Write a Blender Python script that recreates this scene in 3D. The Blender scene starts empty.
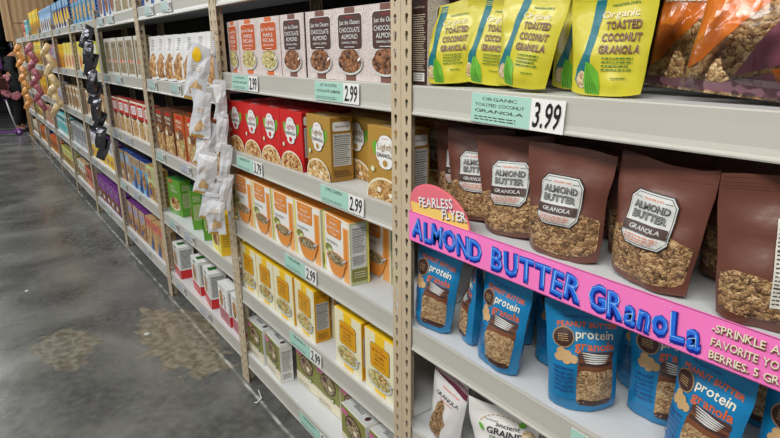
import bpy, bmesh, math, random
from mathutils import Vector, Matrix, noise
S = bpy.context.scene
C = S.collection
R = math.radians
random.seed(7)

# ------------------------------------------------------------------ camera, world, lights
cd = bpy.data.cameras.new('camera'); cam = bpy.data.objects.new('camera', cd); C.objects.link(cam)
cd.sensor_width = 36; cd.lens = 568.0 / 780 * 36; cd.clip_start = 0.02
yw, pt, rl = R(35.94), R(16.563), R(-0.527)
fwd = Vector((-math.cos(yw) * math.cos(pt), math.sin(yw) * math.cos(pt), -math.sin(pt)))
rt = fwd.cross(Vector((0, 0, 1))).normalized(); up = rt.cross(fwd)
r2 = rt * math.cos(rl) + up * math.sin(rl); u2 = -rt * math.sin(rl) + up * math.cos(rl)
cam.matrix_world = Matrix(((r2.x, u2.x, -fwd.x, 0), (r2.y, u2.y, -fwd.y, -0.834), (r2.z, u2.z, -fwd.z, 1.486), (0, 0, 0, 1)))
S.camera = cam
W = bpy.data.worlds.new('store_air'); S.world = W; W.use_nodes = True
W.node_tree.nodes['Background'].inputs[0].default_value = (0.93, 0.96, 1.0, 1)
W.node_tree.nodes['Background'].inputs[1].default_value = 0.125
S.view_settings.view_transform = 'Standard'; S.view_settings.look = 'None'
S.view_settings.exposure = 0.1; S.view_settings.gamma = 1.0; S.view_settings.use_curve_mapping = False
def area(x, y, z, sx, sy, power, col=(1.0, 0.965, 0.91), tilt=0):
    l = bpy.data.lights.new('ceiling_lamp', 'AREA'); l.shape = 'RECTANGLE'; l.size = sx; l.size_y = sy
    l.energy = power; l.color = col
    o = bpy.data.objects.new('ceiling_lamp', l); o.location = (x, y, z); o.rotation_euler = (tilt, 0, 0); C.objects.link(o)
for i in range(6):
    area(0.6 - 2.6 * i, -1.9, 3.2, 2.2, 0.5, (68, 36, 34, 38, 50, 84)[i], col=((1.0, .965, .91) if i == 0 else (.95, .975, 1.0)), tilt=R(24))
area(-2.0, -4.4, 3.4, 7.0, 0.6, 80, tilt=R(30))

# ------------------------------------------------------------------ materials
def lin(c):
    return tuple(((v / 255) / 12.92 if v / 255 <= 0.04045 else ((v / 255 + 0.055) / 1.055) ** 2.4) for v in c) + (1,)
MATS = {}
def mat(name, col, rough=0.5, metal=0.0, coat=0.0, bump=0.0, bscale=60, vary=0.0, vscale=20, emit=None):
    if name in MATS: return MATS[name]
    m = bpy.data.materials.new(name); m.use_nodes = True; nt = m.node_tree; b = nt.nodes['Principled BSDF']
    c = lin(col); b.inputs['Base Color'].default_value = c
    b.inputs['Roughness'].default_value = rough; b.inputs['Metallic'].default_value = metal
    if coat: b.inputs['Coat Weight'].default_value = coat; b.inputs['Coat Roughness'].default_value = 0.12
    if emit: b.inputs['Emission Color'].default_value = c; b.inputs['Emission Strength'].default_value = emit
    tc = nt.nodes.new('ShaderNodeTexCoord')
    if vary:
        n = nt.nodes.new('ShaderNodeTexNoise'); n.inputs['Scale'].default_value = vscale; n.inputs['Detail'].default_value = 4
        nt.links.new(tc.outputs['Object'], n.inputs['Vector'])
        r = nt.nodes.new('ShaderNodeValToRGB'); r.color_ramp.elements[0].position = 0.3; r.color_ramp.elements[1].position = 0.7
        r.color_ramp.elements[0].color = tuple(x * (1 - vary) for x in c[:3]) + (1,)
        r.color_ramp.elements[1].color = tuple(min(1, x * (1 + vary)) for x in c[:3]) + (1,)
        nt.links.new(n.outputs['Fac'], r.inputs[0]); nt.links.new(r.outputs[0], b.inputs['Base Color'])
    if bump:
        n = nt.nodes.new('ShaderNodeTexNoise'); n.inputs['Scale'].default_value = bscale; n.inputs['Detail'].default_value = 3
        nt.links.new(tc.outputs['Object'], n.inputs['Vector'])
        bp = nt.nodes.new('ShaderNodeBump'); bp.inputs['Strength'].default_value = bump; bp.inputs['Distance'].default_value = 0.004
        nt.links.new(n.outputs['Fac'], bp.inputs['Height']); nt.links.new(bp.outputs[0], b.inputs['Normal'])
    MATS[name] = m; return m
def granola(name, cols, scale=110, coat=0.5, dist=0.003, rough=0.6):
    m = bpy.data.materials.new(name); m.use_nodes = True; nt = m.node_tree; b = nt.nodes['Principled BSDF']
    b.inputs['Roughness'].default_value = rough; b.inputs['Coat Weight'].default_value = coat; b.inputs['Coat Roughness'].default_value = 0.15
    tc = nt.nodes.new('ShaderNodeTexCoord'); oi = nt.nodes.new('ShaderNodeObjectInfo')
    ad = nt.nodes.new('ShaderNodeVectorMath'); ad.operation = 'ADD'
    nt.links.new(tc.outputs['Object'], ad.inputs[0]); nt.links.new(oi.outputs['Random'], ad.inputs[1])
    dn = nt.nodes.new('ShaderNodeTexNoise'); dn.inputs['Scale'].default_value = scale * 0.9
    nt.links.new(ad.outputs[0], dn.inputs['Vector'])
    mx = nt.nodes.new('ShaderNodeVectorMath'); mx.operation = 'MULTIPLY_ADD'; mx.inputs[1].default_value = (0.012,) * 3
    nt.links.new(dn.outputs['Color'], mx.inputs[0]); nt.links.new(ad.outputs[0], mx.inputs[2])
    v = nt.nodes.new('ShaderNodeTexVoronoi'); v.inputs['Scale'].default_value = scale
    nt.links.new(mx.outputs[0], v.inputs['Vector'])
    sp = nt.nodes.new('ShaderNodeSeparateColor'); nt.links.new(v.outputs['Color'], sp.inputs[0])
    n2 = nt.nodes.new('ShaderNodeTexNoise'); n2.inputs['Scale'].default_value = scale * 0.35; n2.inputs['Detail'].default_value = 5
    nt.links.new(ad.outputs[0], n2.inputs['Vector'])
    mm = nt.nodes.new('ShaderNodeMath'); mm.operation = 'MULTIPLY_ADD'; mm.inputs[1].default_value = 0.55
    nt.links.new(sp.outputs[0], mm.inputs[0])
    m3 = nt.nodes.new('ShaderNodeMath'); m3.operation = 'MULTIPLY'; m3.inputs[1].default_value = 0.5
    nt.links.new(n2.outputs['Fac'], m3.inputs[0]); nt.links.new(m3.outputs[0], mm.inputs[2])
    r = nt.nodes.new('ShaderNodeValToRGB'); el = r.color_ramp.elements
    while len(el) < len(cols): el.new(0.5)
    for i, c in enumerate(cols):
        el[i].position = 0.12 + 0.72 * i / (len(cols) - 1); el[i].color = lin(c)
    nt.links.new(mm.outputs[0], r.inputs[0]); nt.links.new(r.outputs[0], b.inputs['Base Color'])
    bp = nt.nodes.new('ShaderNodeBump'); bp.inputs['Strength'].default_value = 1; bp.inputs['Distance'].default_value = dist; bp.invert = True
    nt.links.new(v.outputs['Distance'], bp.inputs['Height']); nt.links.new(bp.outputs[0], b.inputs['Normal'])
    MATS[name] = m
def film(name, tint=0.9, k=1.6):
    m = bpy.data.materials.new(name); m.use_nodes = True; nt = m.node_tree; nt.nodes.remove(nt.nodes['Principled BSDF'])
    t = nt.nodes.new('ShaderNodeBsdfTransparent'); t.inputs[0].default_value = (tint, tint, tint, 1)
    g = nt.nodes.new('ShaderNodeBsdfGlossy'); g.inputs['Roughness'].default_value = 0.12
    f = nt.nodes.new('ShaderNodeFresnel'); f.inputs[0].default_value = 1.45
    mu = nt.nodes.new('ShaderNodeMath'); mu.operation = 'MULTIPLY'; mu.inputs[1].default_value = k; mu.use_clamp = True
    nt.links.new(f.outputs[0], mu.inputs[0]); x = nt.nodes.new('ShaderNodeMixShader')
    nt.links.new(mu.outputs[0], x.inputs[0]); nt.links.new(t.outputs[0], x.inputs[1]); nt.links.new(g.outputs[0], x.inputs[2])
    nt.links.new(x.outputs[0], nt.nodes['Material Output'].inputs[0]); MATS[name] = m
def bands(name, col, col2, scale, axis='Z', rough=0.6):
    m = mat(name, col, rough); nt = m.node_tree; b = nt.nodes['Principled BSDF']
    tc = nt.nodes.new('ShaderNodeTexCoord'); w = nt.nodes.new('ShaderNodeTexWave'); w.bands_direction = axis
    w.inputs['Scale'].default_value = scale; w.inputs['Distortion'].default_value = 3; w.inputs['Detail'].default_value = 3
    nt.links.new(tc.outputs['Object'], w.inputs['Vector'])
    r = nt.nodes.new('ShaderNodeValToRGB'); r.color_ramp.elements[0].color = lin(col); r.color_ramp.elements[1].color = lin(col2)
    nt.links.new(w.outputs['Color'], r.inputs[0]); nt.links.new(r.outputs[0], b.inputs['Base Color'])
def swirl(name, col, col2, scale=130):
    m = mat(name, col, 0.45); nt = m.node_tree; b = nt.nodes['Principled BSDF']
    tc = nt.nodes.new('ShaderNodeTexCoord'); w = nt.nodes.new('ShaderNodeTexNoise')
    w.inputs['Scale'].default_value = scale; w.inputs['Detail'].default_value = 1; w.inputs['Distortion'].default_value = 2.5
    nt.links.new(tc.outputs['Object'], w.inputs['Vector'])
    r = nt.nodes.new('ShaderNodeValToRGB'); e = r.color_ramp.elements
    e[0].position = 0.44; e[0].color = lin(col); e[1].position = 0.5; e[1].color = lin(col2); n = e.new(0.56); n.color = lin(col)
    nt.links.new(w.outputs['Fac'], r.inputs[0]); nt.links.new(r.outputs[0], b.inputs['Base Color'])
mat('beam_paint', (190, 188, 178), 0.38, vary=0.03, vscale=4)
mat('deck_paint', (214, 217, 218), 0.45, vary=0.03, vscale=3)
mat('post_paint', (198, 181, 152), 0.42, vary=0.05, vscale=9)
mat('rivet_steel', (185, 180, 170), 0.3, 0.8)
mat('back_board', (38, 32, 29), 0.8)
granola('granola_almond', [(60, 40, 28), (126, 92, 56), (176, 136, 90), (212, 178, 130)], 165, dist=.005)
granola('granola_peanut', [(110, 76, 48), (160, 122, 82), (192, 158, 112), (208, 180, 138)], 190, dist=.004)
granola('granola_pecan', [(72, 46, 28), (146, 104, 62), (190, 150, 98), (222, 194, 146)], 150, coat=0.6, dist=.005)
granola('granola_coco', [(170, 130, 84), (208, 180, 134), (232, 214, 180)], 150)
granola('clusters_choco', [(44, 24, 14), (98, 56, 30), (164, 108, 64), (120, 74, 42)], 80, 0.1, 0.006)
granola('clusters_maple', [(112, 96, 44), (176, 160, 92), (214, 200, 140), (190, 172, 100)], 85, 0.1, 0.006)
granola('clusters_gold', [(110, 66, 24), (178, 126, 62), (214, 176, 112), (232, 204, 150)], 85, 0.1, 0.006)
granola('clusters_nut', [(60, 50, 40), (130, 108, 74), (186, 170, 130), (120, 96, 60)], 120, 0.1, 0.004)
granola('clusters_far', [(96, 60, 30), (170, 118, 66), (216, 176, 116)], 60, 0.0, 0.002)
swirl('swirl_paper', (226, 214, 208), (128, 108, 106), 150)
swirl('swirl_yellow', (238, 234, 206), (226, 214, 150), 90)
swirl('swirl_red', (208, 34, 32), (188, 26, 26), 90)
swirl('swirl_gold', (180, 140, 62), (166, 124, 48), 90)
swirl('olive_print', (134, 134, 62), (158, 160, 90), 60)
PAL = dict(cardgreen=(170, 194, 188), cardgrey=(176, 180, 190), white=(236, 236, 232), cream=(236, 226, 200), black=(26, 24, 24), ink=(60, 56, 56), grey=(150, 150, 150), lgrey=(205, 207, 203),
           red=(206, 34, 32), dred=(160, 22, 26), orange=(212, 106, 44), dorange=(196, 88, 30), brown=(98, 60, 48), dbrown=(66, 42, 36),
           stripebrown=(120, 80, 68), labelbrown=(78, 52, 46), gold=(182, 142, 64), dgold=(158, 116, 44), tan=(196, 160, 112), tan2=(170, 136, 96),
           yellow=(246, 200, 30), dyellow=(222, 160, 10), lyellow=(240, 226, 110), lime=(194, 204, 50), green=(98, 158, 50), dgreen=(44, 110, 44),
           leaf=(104, 176, 50), leafd=(70, 140, 40), teal=(12, 110, 120), blue=(24, 76, 150), navy=(34, 48, 120), sky=(110, 170, 214), lblue=(150, 190, 226),
           purple=(110, 46, 130), violet=(150, 80, 160), pink=(238, 120, 180), rose=(196, 120, 128), maroon=(104, 36, 58), lav=(180, 176, 200), mint=(168, 212, 196),
           olive=(134, 134, 62), peach=(238, 170, 96), plum=(88, 44, 66), coffee=(112, 66, 40), capred=(216, 100, 48), steel=(170, 176, 180), aqua=(90, 190, 190),
           orangebox=(226, 140, 52), sidegrey=(214, 212, 200), palegreen=(200, 214, 150), bowl=(226, 146, 66), coral=(224, 110, 70), silver=(196, 196, 200))
for k, c in PAL.items(): mat(k, c, 0.42)
mat('pouch_brown', (104, 62, 50), 0.38, coat=0.25, bump=0.25, bscale=45)
mat('pouch_blue', (16, 122, 176), 0.34, coat=0.35, bump=0.25, bscale=40)
mat('pouch_lime', (204, 194, 50), 0.36, coat=0.3, bump=0.25, bscale=35)
mat('pouch_white', (216, 214, 212), 0.35, coat=0.3, bump=0.3, bscale=45)
mat('pouch_grey', (150, 144, 140), 0.35, coat=0.3, bump=0.3, bscale=45)
mat('pouch_cream', (226, 224, 220), 0.45, bump=0.2, bscale=40)
mat('bag_orange', (222, 120, 38), 0.2, coat=0.9, bump=0.5, bscale=30)
mat('bag_mauve', (146, 84, 104), 0.2, coat=0.9, bump=0.5, bscale=30)
mat('foil_black', (98, 98, 104), 0.24, 0.85, bump=0.4, bscale=45)
mat('strip_white', (212, 213, 216), 0.38, bump=0.35, bscale=40)
mat('strip_beige', (216, 190, 140), 0.4, bump=0.5, bscale=25, vary=0.2, vscale=14)
mat('strip_pink', (170, 96, 104), 0.35, bump=0.5, bscale=25, vary=0.45, vscale=14)
mat('strip_orange', (216, 150, 80), 0.4, bump=0.5, bscale=25, vary=0.35, vscale=14)
mat('sign_pink', (252, 128, 200), 0.35, vary=0.06, vscale=8)
mat('sign_yellow', (246, 206, 110), 0.4); mat('sign_rose', (232, 116, 130), 0.4)
mat('sign_blue', (38, 112, 226), 0.35); mat('sign_navy', (16, 34, 140), 0.4); mat('sign_gleam', (150, 200, 250), 0.35)
film('clear_film', 1.0, 1.1)
bands('plywood', (214, 178, 132), (190, 150, 106), 3.0, 'Y')
bands('raw_pine', (206, 164, 112), (184, 140, 90), 6.0, 'X')
mat('skin', (170, 120, 92), 0.5); mat('hair', (22, 18, 17), 0.45); mat('cloth_black', (20, 20, 22), 0.85)
mat('leather_brown', (96, 62, 52), 0.35); mat('shoe_black', (16, 15, 15), 0.4); mat('rubber', (30, 30, 32), 0.7)

# floor: polished concrete
def floor_mat():
    m = bpy.data.materials.new('polished_concrete'); m.use_nodes = True; nt = m.node_tree; b = nt.nodes['Principled BSDF']
    L = nt.links.new; N = nt.nodes.new
    tc = N('ShaderNodeTexCoord')
    def noi(s, d=5, dist=0.0):
        n = N('ShaderNodeTexNoise'); n.inputs['Scale'].default_value = s; n.inputs['Detail'].default_value = d
        n.inputs['Distortion'].default_value = dist; L(tc.outputs['Object'], n.inputs['Vector']); return n
    def ramp(src, stops):
        r = N('ShaderNodeValToRGB'); e = r.color_ramp.elements
        while len(e) < len(stops): e.new(0.5)
        for i, (p, c) in enumerate(stops): e[i].position = p; e[i].color = c if len(c) == 4 else lin(c)
        L(src, r.inputs[0]); return r
    def mixc(f, a, bb):
        x = N('ShaderNodeMix'); x.data_type = 'RGBA'; L(f, x.inputs[0]); L(a, x.inputs[6])
        if isinstance(bb, tuple): x.inputs[7].default_value = bb
        else: L(bb, x.inputs[7])
        return x.outputs[2]
    base = ramp(noi(1.6, 10, 0.8).outputs['Fac'], [(0.34, (64, 64, 62)), (0.5, (90, 90, 87)), (0.66, (124, 124, 119))])
    fine = ramp(noi(26, 6).outputs['Fac'], [(0.35, (0, 0, 0, 1)), (0.8, (0.5, 0.5, 0.5, 1))])
    c = mixc(fine.outputs[0], base.outputs[0], lin((132, 132, 126)))
    def blob(cx, cy, rx, ry, th, col, cur):
        mp = N('ShaderNodeMapping'); mp.inputs['Location'].default_value = (-cx / rx, -cy / ry, 0); mp.inputs['Scale'].default_value = (1 / rx, 1 / ry, 0)
        L(tc.outputs['Object'], mp.inputs[0])
        ln = N('ShaderNodeVectorMath'); ln.operation = 'LENGTH'; L(mp.outputs[0], ln.inputs[0])
        ad = N('ShaderNodeMath'); ad.operation = 'MULTIPLY_ADD'; ad.inputs[1].default_value = -1.6; L(noi(7, 8, 0.5).outputs['Fac'], ad.inputs[0]); L(ln.outputs['Value'], ad.inputs[2])
        r = ramp(ad.outputs[0], [(0.0, (1, 1, 1, 1)), (th, (0.0, 0.0, 0.0, 1))])
        gr = ramp(noi(24, 8, 0.4).outputs['Fac'], [(0.38, col), (0.6, tuple(max(0, v - 36) for v in col))])
        return mixc(r.outputs[0], cur, gr.outputs[0])
    c = blob(-2.93, -0.12, 0.50, 0.24, 0.12, (148, 139, 120), c)
    c = blob(-3.18, -0.64, 0.26, 0.16, 0.10, (142, 136, 122), c)
    # thin pale joint line running along the shelving
    sp = N('ShaderNodeSeparateXYZ'); L(tc.outputs['Object'], sp.inputs[0])
    w = N('ShaderNodeMath'); w.operation = 'MULTIPLY_ADD'; w.inputs[1].default_value = 0.012; w.inputs[2].default_value = 0.016
    L(noi(5, 3).outputs['Fac'], w.inputs[0])
    su = N('ShaderNodeMath'); su.operation = 'ADD'; L(sp.outputs['Y'], su.inputs[0]); L(w.outputs[0], su.inputs[1])
    ab = N('ShaderNodeMath'); ab.operation = 'ABSOLUTE'; L(su.outputs[0], ab.inputs[0])
    r = ramp(ab.outputs[0], [(0.0, (0.95, 0.95, 0.95, 1)), (0.010, (0, 0, 0, 1))])
    gr = ramp(noi(9, 4).outputs['Fac'], [(0.42, (0.15, 0.15, 0.15, 1)), (0.6, (1, 1, 1, 1))])
    mu = N('ShaderNodeMath'); mu.operation = 'MULTIPLY'; L(r.outputs[0], mu.inputs[0]); L(gr.outputs[0], mu.inputs[1])
    c = mixc(mu.outputs[0], c, lin((225, 223, 216)))
    L(c, b.inputs['Base Color'])
    rr = ramp(noi(3, 6).outputs['Fac'], [(0.3, (0.14, 0.14, 0.14, 1)), (0.7, (0.36, 0.36, 0.36, 1))]); L(rr.outputs[0], b.inputs['Roughness'])
    bp = N('ShaderNodeBump'); bp.inputs['Strength'].default_value = 0.12; bp.inputs['Distance'].default_value = 0.01
    L(noi(14, 6).outputs['Fac'], bp.inputs['Height']); L(bp.outputs[0], b.inputs['Normal'])
    MATS['floor'] = m
floor_mat()
mat('ceiling_paint', (60, 60, 62), 0.9); mat('wall_dark', (34, 33, 34), 0.9)

# ------------------------------------------------------------------ geometry helpers
class Geo:
    def __init__(s): s.v = []; s.f = []; s.m = []; s.sm = []
    def add(s, vs, fs, m, smooth=False):
        n = len(s.v); s.v += [tuple(p) for p in vs]
        for f in fs: s.f.append([i + n for i in f]); s.m.append(m); s.sm.append(smooth)
    def box(s, x0, x1, y0, y1, z0, z1, m, bev=0.0):
        if not bev:
            v = [(x, y, z) for z in (z0, z1) for y in (y0, y1) for x in (x0, x1)]
            s.add(v, [(0, 2, 3, 1), (4, 5, 7, 6), (0, 1, 5, 4), (2, 6, 7, 3), (1, 3, 7, 5), (0, 4, 6, 2)], m); return
        bm = bmesh.new(); bmesh.ops.create_cube(bm, size=1)
        for q in bm.verts: q.co = Vector(((x0 + x1) / 2 + q.co.x * (x1 - x0), (y0 + y1) / 2 + q.co.y * (y1 - y0), (z0 + z1) / 2 + q.co.z * (z1 - z0)))
        bmesh.ops.bevel(bm, geom=bm.edges[:], offset=bev, segments=2, affect='EDGES', profile=0.5)
        s.bm(bm, m, False)
    def bm(s, bm, m, smooth=False):
        bm.verts.index_update(); s.add([v.co for v in bm.verts], [[q.index for q in f.verts] for f in bm.faces], m, smooth); bm.free()
    def tube(s, pts, r, m, n=10, caps=True):
        pts = [Vector(p) for p in pts]; rs = r if isinstance(r, (list, tuple)) else [r] * len(pts); vs = []; fs = []
        for i, p in enumerate(pts):
            d = (pts[min(i + 1, len(pts) - 1)] - pts[max(i - 1, 0)]).normalized()
            a = d.cross(Vector((0, 0, 1)) if abs(d.z) < 0.9 else Vector((1, 0, 0))).normalized(); b = d.cross(a)
            for k in range(n): t = 2 * math.pi * k / n; vs.append(p + (a * math.cos(t) + b * math.sin(t)) * rs[i])
        for i in range(len(pts) - 1):
            for k in range(n): fs.append((i * n + k, i * n + (k + 1) % n, (i + 1) * n + (k + 1) % n, (i + 1) * n + k))
        if caps: fs.append(tuple(range(n))[::-1]); fs.append(tuple((len(pts) - 1) * n + k for k in range(n)))
        s.add(vs, fs, m, True)
    def lathe(s, prof, m, n=20, c=(0, 0, 0)):
        vs = []; fs = []
        for r, z in prof:
            for k in range(n): t = 2 * math.pi * k / n; vs.append((c[0] + r * math.cos(t), c[1] + r * math.sin(t), c[2] + z))
        for i in range(len(prof) - 1):
            for k in range(n): fs.append((i * n + k, i * n + (k + 1) % n, (i + 1) * n + (k + 1) % n, (i + 1) * n + k))
        fs.append(tuple(range(n))[::-1]); fs.append(tuple((len(prof) - 1) * n + k for k in range(n)))
        s.add(vs, fs, m, True)
    def prism(s, prof, x0, x1, m, smooth=False):     # profile (y,z) extruded along x
        n = len(prof); vs = [(x0, y, z) for y, z in prof] + [(x1, y, z) for y, z in prof]
        fs = [(i, (i + 1) % n, n + (i + 1) % n, n + i) for i in range(n)] + [tuple(range(n))[::-1], tuple(range(n, 2 * n))]
        s.add(vs, fs, m, smooth)
    def art(s, a, fn):
        vs, fs, ms = a; s_n = len(s.v); s.v += [fn(x, y, z) for x, y, z in vs]
        for f, m in zip(fs, ms): s.f.append([i + s_n for i in f]); s.m.append(m); s.sm.append(False)
    def mesh(s, name):
        me = bpy.data.meshes.new(name); me.from_pydata(s.v, [], s.f)
        names = []; idx = []
        for m in s.m:
            if m not in names: names.append(m)
            idx.append(names.index(m))
        for m in names: me.materials.append(MATS[m])
        me.polygons.foreach_set('material_index', idx); me.polygons.foreach_set('use_smooth', s.sm); me.update(); return me
    def build(s, name, parent=None):
        o = bpy.data.objects.new(name, s.mesh(name)); C.objects.link(o)
        if parent: o.parent = parent
        return o
LABELS = []
def tag(o, label=None, cat=None, group=None, kind=None):
    if label:
        o['label'] = label; LABELS.append(label)
        if not 4 <= len(label.split()) <= 16: print('LABEL LENGTH', len(label.split()), label)
    if cat: o['category'] = cat
    if group: o['group'] = group
    if kind: o['kind'] = kind
    return o
def empty(name, loc=(0, 0, 0), rz=0):
    o = bpy.data.objects.new(name, None); C.objects.link(o); o.location = loc; o.rotation_euler = (0, 0, rz); o.empty_display_size = 0.05; return o
def clone(o):
    c = o.copy(); C.objects.link(c)
    for k in ('label', 'category', 'group'):
        if k in c: del c[k]
    for ch in list(o.children):
        d = ch.copy(); C.objects.link(d); d.parent = c
        for g in list(ch.children): e = g.copy(); C.objects.link(e); e.parent = d
    return c

# ------------------------------------------------------------------ flat artwork (polygons and lettering)
_T = {}
def glyphs(s, bold):
    k = (s, bold)
    if k not in _T:
        cu = bpy.data.curves.new('t', 'FONT'); cu.body = s; cu.size = 1; cu.resolution_u = 2; cu.offset = bold
        ob = bpy.data.objects.new('t', cu); me = bpy.data.meshes.new_from_object(ob)
        vs = [(v.co.x, v.co.y) for v in me.vertices]; fs = [tuple(p.vertices) for p in me.polygons]
        bpy.data.objects.remove(ob); bpy.data.meshes.remove(me); bpy.data.curves.remove(cu)
        if not vs: vs = [(0, 0), (1, 1)]
        _T[k] = (vs, fs, min(v[0] for v in vs), max(v[0] for v in vs), min(v[1] for v in vs), max(v[1] for v in vs))
    return _T[k]
class Art:
    def __init__(s, w, h): s.w = w; s.h = h; s.v = []; s.f = []; s.m = []; s.lay = 1
    def put(s, pts, faces, m, rot=0, c=None):
        if rot:
            cx, cy = c[0] * s.w, c[1] * s.h; a = R(rot); pts = [(cx + (x - cx) * math.cos(a) - (y - cy) * math.sin(a), cy + (x - cx) * math.sin(a) + (y - cy) * math.cos(a)) for x, y in pts]
        e = 0.0008; n = len(s.v); s.v += [(min(max(x, e), s.w - e), min(max(y, e), s.h - e), s.lay) for x, y in pts]
        for f in faces: s.f.append([i + n for i in f]); s.m.append(m)
        return s
    def poly(s, pts, m, rot=0, c=None):
        s.put([(x * s.w, y * s.h) for x, y in pts], [tuple(range(len(pts)))], m, rot, c); s.lay += 1; return s
    def rect(s, cx, cy, w, h, m, rot=0):
        return s.poly([(cx - w / 2, cy - h / 2), (cx + w / 2, cy - h / 2), (cx + w / 2, cy + h / 2), (cx - w / 2, cy + h / 2)], m, rot, (cx, cy))
    def ell(s, cx, cy, rx, ry, m, n=22, a0=0, a1=360, rot=0):
        P = [(cx + rx * math.cos(R(a0 + (a1 - a0) * k / (n if a1 - a0 == 360 else n - 1))), cy + ry * math.sin(R(a0 + (a1 - a0) * k / (n if a1 - a0 == 360 else n - 1)))) for k in range(n)]
        return s.poly(P, m, rot, (cx, cy))
    def rr(s, cx, cy, w, h, m, r=0.02, rot=0, cut=False):      # r in metres
        rx, ry = r / s.w, r / s.h; P = []
        for sx, sy, a in ((1, 1, 0), (-1, 1, 90), (-1, -1, 180), (1, -1, 270)):
            ox, oy = cx + sx * (w / 2 - rx), cy + sy * (h / 2 - ry)
            for k in ((0, 4) if cut else range(5)): t = R(a + 22.5 * k); P.append((ox + rx * math.cos(t), oy + ry * math.sin(t)))
        return s.poly(P, m, rot, (cx, cy))
    def txt(s, t, cx, cy, w, h, m, bold=0.015, rot=0, jit=0, shear=0):
        if jit:
            rnd = random.Random(t); xs = []; x = 0; L = []
            for ch in t:
                if ch == ' ': x += 0.35; continue
                g = glyphs(ch, bold); gw = g[3] - g[2]; L.append((g, x, rnd.uniform(-jit, jit), rnd.uniform(-0.05, 0.05) * jit / 6)); x += gw + 0.05
            sc = w * s.w / max(x, 0.01); hy = h * s.h / 0.72
            for g, gx, ro, dy in L:
                mx, my = (g[3] - g[2]) / 2, 0.36; a = R(ro); P = []
                for px, py in g[0]:
                    qx, qy = px - g[2] - mx, py - my
                    qx, qy = qx * math.cos(a) - qy * math.sin(a), qx * math.sin(a) + qy * math.cos(a)
                    P.append(((cx - w / 2) * s.w + (gx + mx + qx) * sc, (cy - h / 2) * s.h + (qy + my + dy) * hy))
                s.put(P, g[1], m, rot, (cx, cy))
        else:
            g = glyphs(t, bold); W_ = max(g[3] - g[2], 1e-3); H_ = max(g[5] - g[4], 1e-3)
            P = [((cx - w / 2) * s.w + (x - g[2]) / W_ * w * s.w + shear * (y - g[4]) / H_ * h * s.h, (cy - h / 2) * s.h + (y - g[4]) / H_ * h * s.h) for x, y in g[0]]
            s.put(P, g[1], m, rot, (cx, cy))
        s.lay += 1; return s
    def lines(s, cx, cy, w, h, n, m, seed=1, rot=0):
        rnd = random.Random(seed); ph = h / n
        for i in range(n):
            y = cy + h / 2 - (i + 0.5) * ph; x = cx - w / 2; xe = cx + w / 2 - rnd.uniform(0, 0.2) * w
            while x < xe:
                l = rnd.uniform(0.06, 0.16) * w; x2 = min(x + l, xe)
                s.put([(x * s.w, (y - ph * 0.17) * s.h), (x2 * s.w, (y - ph * 0.17) * s.h), (x2 * s.w, (y + ph * 0.17) * s.h), (x * s.w, (y + ph * 0.17) * s.h)], [(0, 1, 2, 3)], m, rot, (cx, cy)); x = x2 + 0.03 * w
        s.lay += 1; return s
    def out(s): return (s.v, s.f, s.m)
    def cut(s, nx=10, ny=12):
        bm = bmesh.new(); names = sorted(set(s.m)); vv = [bm.verts.new(p) for p in s.v]
        for f, m in zip(s.f, s.m):
            try: q = bm.faces.new([vv[i] for i in f]); q.material_index = names.index(m)
            except ValueError: pass
        bmesh.ops.triangulate(bm, faces=[f for f in bm.faces if len(f.verts) > 4])
        for k in range(1, nx): bmesh.ops.bisect_plane(bm, geom=bm.verts[:] + bm.edges[:] + bm.faces[:], plane_co=(s.w * k / nx, 0, 0), plane_no=(1, 0, 0), dist=1e-6)
        for k in range(1, ny): bmesh.ops.bisect_plane(bm, geom=bm.verts[:] + bm.edges[:] + bm.faces[:], plane_co=(0, s.h * k / ny, 0), plane_no=(0, 1, 0), dist=1e-6)
        bm.verts.index_update()
        r = ([tuple(v.co) for v in bm.verts], [[v.index for v in f.verts] for f in bm.faces], [names[f.material_index] for f in bm.faces]); bm.free(); return r
LE = 0.00035
def facts(a, cx, cy, w, h, ink='ink', bg='lgrey', n=14):
    a.rect(cx, cy, w, h, bg); a.txt('Nutrition Facts', cx, cy + h * 0.44, w * 0.9, h * 0.06, ink, 0.02); a.lines(cx, cy - h * 0.05, w * 0.9, h * 0.84, n, ink, n)
    a.rect(cx, cy + h * 0.4, w * 0.92, h * 0.008, ink).rect(cx, cy + h * 0.15, w * 0.92, h * 0.008, ink).rect(cx, cy - h * 0.25, w * 0.92, h * 0.012, ink); return a

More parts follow.
